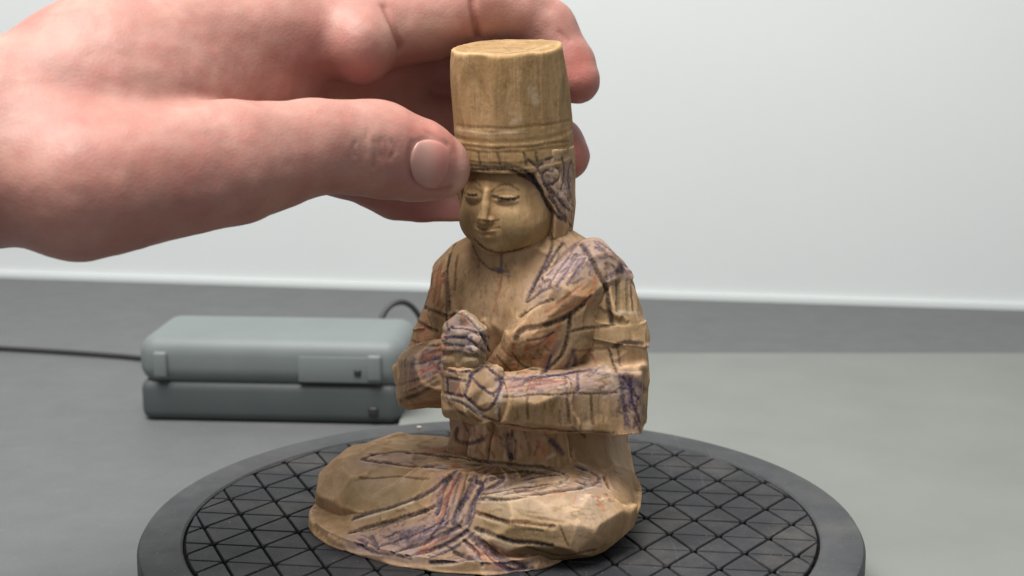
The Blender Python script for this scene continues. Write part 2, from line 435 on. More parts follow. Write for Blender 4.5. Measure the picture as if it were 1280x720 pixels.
# ------------------------------------------------------------------ the carved figure (local frame: faces -y)
PSI = math.radians(30)
RL = np.array([[math.cos(PSI), math.sin(PSI), 0], [-math.sin(PSI), math.cos(PSI), 0], [0, 0, 1]])
SO = RL @ np.array([1.7, 0, 0])
parts = {}
def add_part(name, V, F, fid=None, tint=0.10):
    if fid is None: col = np.ones((len(V), 3))
    else:
        n = fid.max() + 1; g = 1 + rng.normal(0, tint, n); wv = rng.normal(0, tint * 0.3, n)
        c = np.stack([g, g * (1 + wv * .4), g * (1 + wv)], 1); col = np.clip(c, 0.6, 1.35)[fid]
    if name not in ('head', 'headdress'): col = col * np.array([1.17, 1.11, 1.13])
    else: col = col * np.array([1.00, 0.94, 0.84])
    parts[name] = [V, F, col]

# --- legs under the robe
G = Grid((-62, -54, -1), (48, 31, 36), 0.36)
kneeR = ell(G, (18.5, -8, 9.5), (22.5, 28, 12.8), rotM(rz=14))
kneeL = loft(G, [(0, -30, -9, 25.5, 24), (5, -30, -9, 28.5, 26), (10, -30, -9, 28, 25.5), (15, -29, -8, 25, 22), (18.5, -27, -6, 19, 16)], 2.7, 3.0)
d = smin(kneeR, kneeL, 5)
pel = loft(G, [(0, 0, 6, 29, 20), (10, 1, 7, 31, 21), (18, 4, 8, 27, 19), (26, 6, 8, 24, 17), (35, 6, 8, 22, 15)], 2.6, 4)
d = smin(d, pel, 6)
d = smin(d, cone(G, (-36, -21, 7.5), (16, -30, 11), 8.0, 8.5), 4)
d = smin(d, cone(G, (25, -18, 12), (-12, -27, 12), 8, 7), 4)
foot = smax(loft(G, [(0, -9, -6, 38.5, 33), (7, -9, -6, 42.5, 35), (12, -9, -6, 40, 30)], 2.4, 2), -0.0 * G.X, 0)
d = smin(d, foot, 4)
d = smax(d, -G.Z, 0.6)
V, F = nets(G, d); V, fid = facet(V, F, 8.5, 0.9, (1, 1, 1.2), 0.09)
add_part('legs', V, F, fid, 0.09)
# --- robe hem: the fan of cloth spread out in front
G = Grid((-60, -55, -1), (32, -10, 24), 0.31)
slab = loft(G, [(0, -13, -16, 42, 34.0), (4.0, -13, -16, 41.6, 33.4)], 2.4, 0.5)
rampf = loft(G, [(0, -12, -16, 40, 33), (22, -2, -16, 14, 20)], 2.2, 1.5)
ramp = smax(rampf, plane(G, (0, -51, 3.0), (0, -1.0, 1.15)), 1.5)
ang = np.arctan2(G.X - 4, -(G.Y + 18)) 
ramp = ramp + 0.55 * np.sin(ang * 13 + 0.6) * np.clip((G.Z - 1) / 5, 0, 1)
d = smin(slab, ramp, 1.5)
V, F = nets(G, d); V, fid = facet(V, F, 5, 0.45, (1, 1, 1), 0.06)
add_part('robe_hem', V, F, fid, 0.07)
# --- torso
G = Grid((-34, -26, 16), (37, 26, 90), 0.38)
d = loft(G, [(16, 0, 2, 24, 17), (26, 0, 2, 21.5, 16.5), (38, 0, 1.5, 23, 17), (52, 0, 0.5, 25.5, 18.2), (64, 0, 1, 27, 18.8), (72, 0, 2, 25.5, 17.5), (79, 0, 3, 22, 14), (86, 0, 3, 13, 10)], 2.35, 3)
sh = chain(G, [((-22, 5, 68), 9.5), ((-12, 3, 73), 9.5), ((12, 3, 77.0), 9), ((22, 5, 71.5), 10.5)], 3)
d = smin(d, sh, 5)
d = smin(d, ell(G, (-10, -11, 63), (12, 7, 8)), 5); d = smin(d, ell(G, (10, -11, 63), (12, 7, 8)), 5)
d = smin(d, cone(G, (0, 0, 74), (0, -4, 90), 10.5, 10), 4)
d = smax(d, -ell(G, (0, -23, 46), (13, 6, 9)), 3)                 # hollow cut behind the hands
V, F = nets(G, d); V, fid = facet(V, F, 6.5, 0.6, (1, 1, .7), 0.06)
add_part('torso', V, F, fid, 0.05)
# --- shoulder drape (robe over the left shoulder running across the chest)
G = Grid((-2, -28, 38), (36, 24, 88), 0.32)
M = frame((0.62, 0.10, 0.75), (0, -1, 0))
dr = chain(G, [((5, -15.5, 50), 5.0), ((13, -14.5, 60), 6.3), ((20, -8.0, 70.5), 7.6), ((22.5, 2, 75.6), 8.8), ((21.5, 11, 72), 8)], 3)
dr = smin(dr, cone(G, (13, -13.5, 47), (22, -6, 62), 5, 7), 3)
V, F = nets(G, dr); V, fid = facet(V, F, 6, 0.6, (1, 1, 1), 0.06)
add_part('shoulder_drape', V, F, fid, 0.05)
# --- arms
def arm(name, s):
    G = Grid((5 if s > 0 else -52, -42, 22), (52 if s > 0 else -5, 22, 84), 0.32)
    if s > 0: up_ = chain(G, [((24.3, 5.5, 69), 10.6), ((28.0, 4.5, 56), 10.4), ((30.5, 2.5, 43), 10.0)], 2.5)
    else: up_ = chain(G, [((-21.5, 6, 66), 9.8), ((-25.5, 5, 54), 9.3), ((-30.5, 1, 42), 9.0)], 2.5)
    if s > 0:
        e = np.array((29.5, 0, 41)); wv = np.array((10.5, -27, 43.8))
    else:
        e = np.array((-32.0, 0, 38.0)); wv = np.array((-8, -28, 51))
    ax = wv - e; Lh = np.linalg.norm(ax); M = frame(ax)
    fo = obox(G, e + ax * 0.42, (Lh * 0.62, 9.0, 9.3), M, 4.2)
    tap = cone(G, e, wv, 12.6, 7.0 if s > 0 else 7.5)
    fo = smax(fo, tap, 2)
    d = smin(up_, fo, 2.5)
    if s > 0: d = smin(d, obox(G, (31.2, 0.5, 41), (9.2, 9.2, 10.5), rotM(rz=20), 1.8), 1.5)
    if s > 0:
        d = smax(d, plane(G, (30, -10, 32.0), (0.02, 0.05, -1)), 0.8); d = smax(d, plane(G, (26, -19, 33.5), (0.35, -0.62, -0.95)), 0.6)
    else: d = smax(d, plane(G, (-36, -4, 30.5), (-0.25, 0.1, -1)), 1.0)
    # armlet: a raised band round the upper arm
    dd = up_ - 0.95; band = np.abs((G.Z - (61.0 if s > 0 else 58.0)) + (G.X - s * 28) * (0.16 if s > 0 else -0.30) + (G.Y - 5) * 0.05) - 3.0
    d = np.minimum(d, smax(dd, band, 0.6))
    V, F = nets(G, d); V, fid = facet(V, F, 6, 0.7, (1, 1, .8), 0.07)
    add_part(name, V, F, fid, 0.06)
arm('arm_left', 1); arm('arm_right', -1)
# --- hands clasped in front of the chest: lower fist, upper fist round its raised finger
G = Grid((-18, -46, 34), (18, -14, 72), 0.25)
lf = obox(G, (3.6, -30.0, 46.0), (6.8, 7.0, 7.6), rotM(rz=-24, rx=4), 1.6)
lf = smax(lf, plane(G, (2, -36, 41), (-0.1, -0.75, -0.8)), 0.7); lf = smax(lf, plane(G, (8, -35, 50), (0.65, -0.55, 0.55)), 0.7)
lf = smin(lf, cone(G, (8.5, -27, 44.5), (13, -23.5, 44), 6.6, 7.0), 1.5)
lf = smin(lf, cone(G, (1.6, -30.5, 52), (1.4, -30.5, 58), 4.0, 4.0), 1.0)
V, F = nets(G, lf); V, fid = facet(V, F, 5.5, 0.5, (1, 1, 1), 0.04); add_part('hand_lower', V, F, fid, 0.07)
uf = obox(G, (1.0, -30.0, 59.2), (4.2, 4.9, 5.6), rotM(rz=-28, ry=4), 1.2)
for k, zz in enumerate((55.2, 58.2, 61.2)):                      # three folded fingers, then the thumb on top
    uf = smin(uf, cone(G, (-2.6, -34.2 + .3 * k, zz), (5.6, -33.2 + .4 * k, zz + .3), 1.65, 1.6), 0.2)
uf = smin(uf, chain(G, [((-2.0, -32.5, 63.6), 2.3), ((1.0, -31.0, 66.8), 1.7), ((4.5, -29.5, 63.5), 2.0)], 1), 0.5)
uf = smin(uf, cone(G, (1.0, -29.5, 60), (1.2, -29, 64.5), 5, 3.0), 1)
V, F = nets(G, uf); V, fid = facet(V, F, 4, 0.1, (1, 1, 1.2), 0.04); add_part('hand_upper', V, F, fid, 0.07)
# --- sash folds at the belly
G = Grid((-18, -30, 18), (26, -8, 36), 0.36)
sa = None
for x0, x1, r in ((-9, -11, 3.4), (-3, -3, 3.2), (4, 4, 3.0), (9.5, 10.5, 3.0), (14, 15.5, 2.8), (17.5, 20, 2.6)):
    fy = lambda x: 2 - 16.6 * math.sqrt(max(0, 1 - (x / 23.5) ** 2)); c = cone(G, (x0, fy(x0) + 1.3, 36), (x1, fy(x1) - 1.6, 20), r, r * 1.15); sa = c if sa is None else smin(sa, c, 0.8)
V, F = nets(G, sa); V, fid = facet(V, F, 4.5, 0.4, (1, 1, .6), 0.05); add_part('sash', V, F, fid, 0.06)

# --- head
HZ = 0.0
G = Grid((-17, -23, 78), (17, 16, 110), 0.26)
d = ell(G, (0, -3.5, 96), (13.6, 13.6, 16.0))
d = smin(d, ell(G, (0, -6.5, 90.0), (11.8, 10.2, 9.0)), 4)
for s in (-1, 1):
    d = smin(d, ell(G, (s * 5.8, -10.5, 90.2), (5.6, 5.6, 5.4)), 3)
d = smin(d, ell(G, (0, -13.6, 84.6), (4.2, 3.4, 3.2)), 3)
d = smax(d, -ell(G, (-5.2, -18.5, 97.2), (4.4, 2.9, 2.0), rotM(rz=-14)), 2.6); d = smax(d, -ell(G, (5.2, -18.5, 97.2), (4.4, 2.9, 2.0), rotM(rz=14)), 2.6)
for s in (-1, 1):
    d = smin(d, ell(G, (s * 4.9, -14.95, 97.5), (3.6, 1.5, 1.7), rotM(rz=s * 14)), 0.9)
d = smin(d, chain(G, [((0, -16.6, 99.3), 1.0), ((0, -17.8, 95.5), 1.1), ((0, -19.2, 92.1), 1.5)], 1), 1.0)
for s in (-1, 1): d = smin(d, ell(G, (s * 1.6, -17.5, 91.6), (1.15, 1.3, .9)), 0.7)
d = smin(d, ell(G, (0, -16.2, 88.0), (4.0, 2.0, 2.4)), 1.5)
for s in (-1, 1): d = smin(d, ell(G, (s * 1.3, -17.6, 88.75), (2.0, .85, .7), rotM(ry=-s * 6)), 0.5)
d = smin(d, ell(G, (0, -17.35, 87.05), (2.2, .9, .8)), 0.5)
d = smax(d, -cone(G, (-2.8, -18.3, 87.95), (2.8, -18.3, 87.95), 0.34, 0.34), 0.3)
V, F = nets(G, d)
V, fid = facet(V, F, 4.6, 0.2, (1, 1, 1), 0.02, 0.7, zone=lambda v: np.clip((v[:, 1] + 13.5) / 3, 0.1, 1.0))
add_part('head', V, F, fid, 0.035)
# --- hair: cap round the sides and back with locks falling to the shoulders
G = Grid((-20, -21, 74), (20, 21, 112), 0.33)
d = loft(G, [(70, 0, 4, 12, 11), (78, 0, 3, 13.2, 12), (84, 0, 1, 14.9, 13.6), (89, 0, .5, 16.0, 15.0), (95, 0, 0, 16.4, 15.6), (104, 0, -1.0, 16.4, 16.4), (111, 0, -1.5, 16.2, 16.4)], 2.2, 1)
op = ell(G, (0, -13, 93), (14.8, 14, 17.0)); op = smin(op, obox(G, (0, -20, 84), (14.5, 16, 12), rotM(), 3), 3)
op = np.minimum(op, obox(G, (0, -22, 106), (12.5, 13, 9), rotM(), 2))
d = smax(d, -op, 1.6)
for s in (-1, 1):
    d = smin(d, chain(G, [((s * 14.2, -6.0, 104), 2.6), ((s * 14.9, -3.5, 97), 2.8), ((s * 14.4, 0, 89), 2.2), ((s * 13.0, 1, 80), 1.2)], 1), 1.0)
    for q, (hx, hy, hz, hr) in enumerate(((12.2, -8.6, 103.6, 2.4), (14.4, -4.6, 102.0, 2.5), (13.4, -6.6, 99.2, 2.1), (15.2, -1.8, 98.2, 2.3), (14.8, -3.6, 94.6, 2.0), (15.6, 0.8, 93.8, 2.1), (15.0, -1.2, 90.6, 1.7))):
        d = smin(d, ell(G, (s * hx, hy, hz), (hr * .8, hr, hr * 1.15)), 0.7)                     # rows of curls
V, F = nets(G, d); V, fid = facet(V, F, 3.6, 0.4, (1, 1, .6), 0.06)
add_part('hair', V, F, fid, 0.06)
# --- tall cylindrical headdress, bowed forward with the head
G = Grid((-21, -26, 102), (21, 20, 145), 0.36)
t = math.radians(6.0); yy = G.Y; zz = G.Z - 104; XL = G.X + 0.03 * zz
Yr = math.cos(t) * yy + math.sin(t) * zz; Zr = -math.sin(t) * yy + math.cos(t) * zz + 104
kn = [(106.2, 0, -1, 16.2, 16.2), (107.6, 0, -1, 16.5, 16.5), (108.0, 0, -1, 16.15, 16.15), (109.2, 0, -1, 16.1, 16.1), (109.6, 0, -1, 16.3, 16.3), (114.2, 0, -.8, 16.25, 16.25), (114.6, 0, -.8, 15.95, 15.95), (115.2, 0, -.8, 15.95, 15.95), (116.0, 0, -.8, 16.1, 16.1), (130, 0, -.4, 15.6, 15.5), (138.6, 0, -.2, 15.0, 14.8)]
d = loft(G, kn, 2.25, 1.0, XL, Yr, Zr)
V, F = nets(G, d)
V, fid = facet(V, F, 6.0, 0.45, (1, 1, .45), 0.035, zone=lambda v: np.where(v[:, 2] > 116, 1.0, 0.45))
add_part('headdress', V, F, fid, 0.045)

# --- to world
for k in parts: parts[k][0] = parts[k][0] @ RL.T + SO

# ------------------------------------------------------------------ pencil, pen and knife lines drawn on the wood, plus painted highlights and shade
names = list(parts); offs = {}; allV = []; allF = []; n0 = 0
for k in names:
    offs[k] = n0; allV.append(parts[k][0]); allF.append(parts[k][1] + n0); n0 += len(parts[k][0])
allV = np.concatenate(allV); allF = np.concatenate(allF)
NRM = np.concatenate([vnormals(parts[k][0], parts[k][1]) for k in names])
bvh = BVHTree.FromPolygons(allV.tolist(), allF.tolist(), all_triangles=False)
kd = KDTree(len(allV))
for i, v in enumerate(allV.tolist()): kd.insert(v, i)
kd.balance()
INK = np.zeros((len(allV), 4)); CARVE = np.zeros(len(allV))
PEN = {'k': (0.018, 0.013, 0.016), 'b': (0.016, 0.015, 0.058), 'p': (0.085, 0.062, 0.10), 'n': (0.10, 0.052, 0.022), 'r': (0.34, 0.085, 0.05), 'o': (0.47, 0.175, 0.08),
       'w': (0.62, 0.53, 0.44), 'v': (0.36, 0.27, 0.27), 'g': (0.20, 0.145, 0.065), 'm': (0.46, 0.27, 0.23)}  # w: chalky pale edges and highlights put in as colour
SC = 3.0476; ORG = {'A': (430, 0), 'B': (430, 180), 'C': (430, 360), 'D': (430, 500)}
CAMV = Vector(CAM)
def stroke(crop, pts, pen='k', wd=0.55, al=0.9, carve=0.0, jitter=0.0):
    ox, oy = ORG[crop]; P = np.array(pts, float) / SC + np.array([ox, oy])
    # smooth the polyline a little
    for _ in range(2):
        if len(P) > 2:
            Q = [P[0]]
            for a, b in zip(P, P[1:]): Q += [a * .75 + b * .25, a * .25 + b * .75]
            P = np.array(Q + [P[-1]])
    wd = wd * 0.70 if wd < 1.7 else wd
    col = np.array(PEN[pen]); ph = random.uniform(0, 9); s = 0.0
    step = max(0.9, wd * 1.5); cov = {}
    for a, b in zip(P, P[1:]):
        n = max(1, int(np.linalg.norm(b - a) / step))
        for i in range(n):
            q = a + (b - a) * i / n; s += step
            q = q + np.array([math.sin(s * .11 + ph), math.cos(s * .13 + ph)]) * 0.6 + rng.normal(0, 0.35, 2)
            hit = bvh.ray_cast(CAMV, Vector(ray(*q)))
            if hit[0] is None: continue
            v = (0.86 + rng.uniform(-.22, .1)) + 0.14 * math.sin(s * .21 + ph) * math.sin(s * .057 + 2 * ph)
            for co, ix, ds in kd.find_range(hit[0], wd * 1.9):
                e = min(1.0, 1.5 * math.exp(-(ds / wd) ** 2) - 0.04) * v
                if e > cov.get(ix, 0): cov[ix] = e
    if not cov: return
    ix = np.fromiter(cov.keys(), int); e = np.fromiter(cov.values(), float); a1 = np.clip(al * e, 0, 1); k0 = INK[ix, 3]
    out = a1 + k0 * (1 - a1)
    INK[ix, :3] = (col[None] * a1[:, None] + INK[ix, :3] * (k0 * (1 - a1))[:, None]) / (out[:, None] + 1e-9); INK[ix, 3] = out
    if carve: CARVE[ix] = np.maximum(CARVE[ix], carve * e)
def hatch(crop, p0, p1, p2, n, pen='v', wd=0.4, al=0.4):
    """n scribbled lines filling the parallelogram p0-p1 swept to p2"""
    p0, p1, p2 = map(np.array, (p0, p1, p2))
    for i in range(n):
        t = (i + random.uniform(-.3, .3)) / n; a = p0 + (p2 - p0) * t + np.array([random.uniform(-8, 8), random.uniform(-8, 8)]); b = a + (p1 - p0) * random.uniform(.6, 1.05)
        stroke(crop, [a, (a + b) / 2 + np.array([random.uniform(-5, 5), random.uniform(-5, 5)]), b], pen, wd, al * random.uniform(.6, 1.2))
def scribble(crop, poly, n, pens, ln=(14, 45), ang=(0, 0.5), wd=(.3, .5), al=(.3, .75)):
    poly = np.array(poly, float); lo, hi = poly.min(0), poly.max(0); k = 0
    n = int(n * 1.8)
    while k < n:
        p = lo + rng.random(2) * (hi - lo); ins = False
        for a, b in zip(poly, np.roll(poly, -1, 0)):
            if (a[1] > p[1]) != (b[1] > p[1]) and p[0] < (b[0] - a[0]) * (p[1] - a[1]) / (b[1] - a[1]) + a[0]: ins = not ins
        k += 1
        if not ins: continue
        t = ang[0] + rng.normal(0, ang[1]); L = rng.uniform(*ln); q = p + L * np.array([math.cos(t), math.sin(t)])
        stroke(crop, [p, (p + q) / 2 + rng.normal(0, 4, 2), q], random.choice(pens), rng.uniform(*wd), rng.uniform(*al))
#STROKES#
# smudges rubbed into the wood first, with olive and pale patches
T = lambda c, pts, pen, wd, al: stroke(c, pts, pen, wd, al)
T('B', [(800, 470), (860, 430), (900, 410)], 'v', 4.5, .5); T('B', [(740, 560), (800, 500), (900, 450)], 'v', 4.5, .5)
T('B', [(960, 390), (1020, 410), (1070, 460)], 'v', 6.5, .55); T('B', [(760, 120), (800, 180), (850, 260)], 'v', 3.6, .5); T('B', [(850, 100), (855, 200)], 'v', 3.6, .5)
T('C', [(620, 370), (760, 355), (940, 330)], 'v', 3.6, .6); T('C', [(1080, 380), (1110, 480)], 'v', 4.5, .55)
T('C', [(400, 150), (480, 200), (520, 240)], 'v', 5.0, .75); T('C', [(400, 360), (440, 380)], 'v', 3.2, .5); T('C', [(240, 290), (350, 260)], 'v', 4, .6)
T('C', [(410, 530), (520, 570)], 'm', 3.5, .5); T('C', [(250, 350), (330, 320)], 'm', 4, .4)
T('D', [(50, 540), (140, 560), (300, 530)], 'v', 5, .6); T('D', [(400, 300), (370, 440), (300, 560)], 'm', 4.5, .5); T('D', [(440, 420), (380, 500), (280, 560)], 'v', 5, .6)
T('D', [(560, 340), (700, 330)], 'v', 4, .35); T('D', [(600, 650), (700, 655)], 'v', 4, .55); T('D', [(900, 340), (1000, 300)], 'v', 4, .4)
T('D', [(500, 540), (560, 600), (600, 640)], 'o', 2.4, .35); T('D', [(410, 290), (380, 390)], 'o', 2.4, .35); T('D', [(60, 240), (260, 210)], 'v', 4, .4)
T('D', [(1040, 170), (1060, 260)], 'w', 6, .30); T('D', [(200, 340), (60, 330)], 'w', 5, .25); T('D', [(620, 400), (780, 420), (950, 420)], 'w', 6, .28)
T('B', [(350, 500), (330, 600)], 'o', 3, .4); T('C', [(320, 110), (300, 200)], 'o', 3.2, .4); T('C', [(760, 200), (700, 160)], 'o', 3, .3); T('C', [(920, 20), (850, 90)], 'o', 2.5, .35)
T('D', [(40, 370), (200, 370), (280, 345)], 'g', 4.5, .55); T('D', [(60, 430), (250, 420)], 'g', 3, .45); T('D', [(560, 470), (700, 500), (800, 530)], 'g', 5, .5); T('D', [(800, 610), (950, 590), (1040, 540)], 'g', 4, .35)
T('D', [(640, 255), (760, 275)], 'g', 2.6, .5); T('D', [(420, 240), (540, 255)], 'g', 2.6, .5); T('B', [(630, 290), (640, 360), (600, 390)], 'g', 2.5, .4)
T('D', [(320, 185), (400, 190)], 'r', 2.2, .45); T('C', [(620, 290), (700, 280), (740, 240)], 'n', 3, .3)
# headdress
for yy, a in ((482, .55), (558, .75), (575, .45)): stroke('A', [(432, yy - 6), (560, yy + 8), (700, yy + 3), (862, yy - 22)], 'n', .42, a, .12)
stroke('A', [(436, 497), (560, 510), (700, 500)], 'w', .4, .5)
stroke('A', [(470, 190), (480, 210), (700, 195), (800, 165)], 'w', .4, .35); stroke('A', [(600, 175), (640, 200)], 'n', .35, .5)
stroke('A', [(740, 235), (745, 430)], 'n', .4, .4); stroke('A', [(800, 385), (812, 405)], 'r', .5, .7); stroke('A', [(490, 230), (495, 440)], 'g', 1.2, .3); stroke('A', [(640, 470), (670, 450)], 'w', 1.0, .3); stroke('A', [(715, 340), (735, 390)], 'w', 1.6, .28)
for x in (515, 592, 690, 735): stroke('A', [(x - 6, 583), (x, 610), (x + 4, 632)], 'k', .5, .7, .15)
stroke('A', [(455, 635), (560, 640), (660, 640), (720, 665), (745, 710)], 'k', .75, .85, .25)
hatch('A', (560, 610), (620, 625), (700, 660), 5, 'k', .45, .5)
# hair
hair = [[(800, 110), (770, 95), (752, 125), (770, 158), (805, 152), (828, 112), (805, 82)], [(830, 50), (842, 120), (828, 180)], [(865, 70), (850, 140), (868, 220)], [(790, 175), (840, 240), (868, 262)],
        [(780, 200), (815, 255), (850, 300)], [(845, 190), (868, 240)], [(760, 150), (795, 205), (830, 270)], [(815, 190), (825, 225), (855, 250)], [(840, 270), (866, 320)], [(740, 90), (760, 70)], [(700, 60), (735, 90), (745, 120)], [(770, 60), (800, 50)]]
for h in hair: stroke('B', h, 'k', .48, .8, .3)
stroke('B', [(466, 99), (600, 96), (680, 112), (730, 145), (760, 200), (790, 250), (830, 290)], 'k', .8, .9, .35)
stroke('B', [(690, 108), (720, 128), (745, 160)], 'b', 1.2, .6)
# face
stroke('B', [(560, 182), (590, 158), (630, 152), (668, 175)], 'n', .42, .75, .1); stroke('B', [(462, 150), (480, 133), (500, 142), (517, 162)], 'n', .42, .7, .1)
stroke('B', [(568, 203), (600, 212), (640, 212), (668, 203)], 'k', .55, .95, .35); stroke('B', [(590, 214), (650, 215)], 'k', .8, .95, .2); stroke('B', [(575, 198), (605, 190), (645, 194), (672, 202)], 'n', .4, .55)
stroke('B', [(456, 188), (480, 199), (506, 197)], 'k', .5, .9, .3)
stroke('B', [(513, 291), (550, 298), (592, 290)], 'n', .45, .85, .15); stroke('B', [(508, 316), (532, 327), (555, 322), (592, 318)], 'n', .5, .85, .1); stroke('B', [(520, 347), (578, 347)], 'n', .42, .55)
stroke('B', [(530, 170), (528, 190)], 'n', .4, .5); stroke('B', [(522, 215), (522, 280)], 'g', .5, .5); stroke('B', [(470, 130), (505, 165)], 'r', .5, .5)
stroke('B', [(495, 362), (520, 388), (560, 408), (605, 414), (660, 406), (712, 385)], 'k', .6, .85)  # dark line paints the chin's shadow on the neck
# neck and chest
stroke('B', [(490, 385), (505, 430), (545, 470), (600, 490), (628, 482)], 'k', .42, .75); stroke('B', [(602, 420), (600, 488)], 'b', .6, .75); hatch('B', (570, 470), (620, 485), (590, 490), 4, 'p', .5, .6)
stroke('B', [(600, 495), (590, 560), (572, 640)], 'r', .42, .7); stroke('B', [(600, 510), (596, 560)], 'n', .4, .6)
stroke('B', [(450, 530), (445, 570)], 'g', 1.2, .5); stroke('B', [(530, 640), (530, 700)], 'n', .4, .3)
stroke('B', [(790, 345), (797, 395), (762, 460), (722, 540), (695, 602)], 'k', .6, .85, .4); stroke('B', [(695, 602), (740, 572), (790, 545)], 'k', .55, .8, .3)
stroke('B', [(930, 350), (870, 390), (820, 435), (775, 500)], 'n', .5, .6, .25); stroke('B', [(800, 360), (840, 385)], 'n', .45, .6)
hatch('B', (820, 450), (760, 530), (950, 440), 9, 'p', .4, .5); hatch('B', (950, 370), (1000, 430), (1060, 400), 12, 'p', .4, .5)
stroke('B', [(900, 383), (945, 430), (972, 500), (1000, 550), (1010, 620), (1022, 690)], 'k', .95, .9, .5)
stroke('B', [(995, 520), (1045, 482), (1090, 485), (1112, 505)], 'p', 1.0, .8, .2); hatch('B', (1020, 470), (1080, 500), (1090, 440), 7, 'p', .5, .6)
stroke('B', [(668, 657), (740, 610), (800, 590)], 'k', .6, .85, .3)
stroke('B', [(960, 505), (945, 560)], 'r', 1.0, .6)
for x in (1045, 1080): stroke('B', [(x, 525), (x + 4, 590), (x + 3, 640)], 'g', .9, .7, .3)
# sleeve and band on the viewer's right
stroke('C', [(868, 165), (960, 150), (1035, 138)], 'k', .6, .75, .3); stroke('C', [(1025, 222), (1080, 209), (1146, 210)], 'k', .8, .85, .3); stroke('C', [(870, 238), (950, 238), (1010, 228)], 'n', .6, .6, .2)
stroke('C', [(1040, 88), (1130, 96)], 'w', .6, .5); stroke('C', [(870, 195), (1020, 190)], 'g', 2.4, .4); stroke('C', [(1060, 150), (1140, 160)], 'g', 2.4, .35)
stroke('C', [(1040, 225), (1052, 300)], 'k', .5, .75); stroke('C', [(1010, 60), (1020, 130)], 'k', .5, .6)
stroke('C', [(650, 195), (668, 160), (740, 150), (820, 125), (880, 92), (945, 30)], 'k', 1.0, .85, .5); hatch('C', (820, 130), (880, 100), (880, 80), 5, 'k', .5, .6)
stroke('C', [(860, 108), (852, 200), (832, 262), (750, 328)], 'k', .75, .85, .4); stroke('C', [(870, 235), (888, 300), (840, 312)], 'b', .9, .75); stroke('C', [(868, 250), (850, 300)], 'b', .9, .7)
stroke('C', [(822, 140), (778, 215)], 'r', 1.0, .65); stroke('C', [(800, 180), (790, 240), (750, 300)], 'o', 1.3, .5); stroke('C', [(820, 210), (760, 310)], 'p', 1.0, .6)
stroke('C', [(580, 352), (700, 352), (850, 325), (965, 308)], 'b', .75, .75, .2); hatch('C', (600, 350), (680, 345), (900, 320), 12, 'p', .45, .6); hatch('C', (620, 385), (700, 375), (840, 360), 8, 'm', .6, .6)
stroke('C', [(600, 398), (840, 372)], 'n', .45, .55); stroke('C', [(845, 335), (848, 420), (862, 515)], 'k', .6, .75, .15); stroke('C', [(850, 345), (940, 320)], 'm', .8, .6)
for k in range(12): x = random.uniform(620, 1040); y = random.uniform(420, 520); stroke('C', [(x, y), (x + 2, y + random.uniform(15, 40))], random.choice('nng'), .45, .45)
stroke('C', [(960, 310), (1010, 340), (1050, 340)], 'w', 1.2, .6); stroke('C', [(1000, 300), (1030, 360)], 'w', .8, .5)
stroke('C', [(1048, 330), (1060, 420), (1082, 530)], 'b', .8, .75); stroke('C', [(1075, 335), (1105, 350), (1145, 392)], 'b', 1.5, .8); hatch('C', (1060, 360), (1100, 330), (1080, 480), 10, 'p', .6, .75); stroke('C', [(1110, 440), (1118, 520)], 'k', .9, .7)
for k in range(10): x = random.uniform(1035, 1075); y = random.uniform(380, 500); stroke('C', [(x, y), (x + 6, y + 6)], 'k', .5, .7)
stroke('C', [(590, 517), (800, 542), (980, 548), (1112, 562)], 'k', .7, .8); stroke('C', [(868, 530), (922, 568)], 'k', .55, .8)  # dark line along the lower edge paints the shade under the forearm
# fists
for pts in ([(405, 105), (430, 92), (465, 105), (520, 160), (548, 190)], [(408, 150), (470, 156), (525, 180), (548, 205)], [(385, 190), (470, 188)], [(382, 218), (462, 222)], [(382, 246), (470, 246)], [(470, 196), (545, 245)], [(482, 185), (472, 222), (500, 272)], [(468, 235), (540, 270)], [(398, 155), (380, 250)], [(520, 160), (550, 245)]):
    stroke('C', pts, 'b', .55, .9, .25)
stroke('C', [(425, 88), (455, 90), (500, 130), (540, 172)], 'w', .6, .8); stroke('C', [(395, 172), (460, 172)], 'w', .7, .6); stroke('C', [(390, 204), (455, 206)], 'w', .7, .6); stroke('C', [(480, 215), (540, 262)], 'w', .6, .6)
stroke('C', [(390, 262), (470, 275), (540, 268)], 'g', 2.0, .7, .3)
for pts in ([(482, 335), (530, 382), (572, 412)], [(458, 410), (520, 470), (560, 466), (592, 400)], [(482, 338), (460, 412)], [(386, 345), (468, 352)], [(386, 402), (455, 412)], [(392, 350), (390, 402)], [(388, 422), (450, 432), (522, 492), (580, 505)], [(540, 292), (580, 335), (612, 355)], [(600, 345), (590, 420), (592, 505)], [(482, 335), (530, 295)], [(570, 400), (610, 360)], [(400, 318), (480, 315)]):
    stroke('C', pts, 'b', .6, .9, .25)
stroke('C', [(385, 414), (450, 424), (530, 488)], 'w', .5, .8); stroke('C', [(600, 400), (575, 480)], 'w', .6, .7); stroke('C', [(395, 330), (465, 332)], 'n', .5, .5); stroke('C', [(420, 370), (440, 395)], 'o', 1.6, .45)
stroke('C', [(400, 442), (465, 485), (520, 515)], 'k', 1.0, .7)
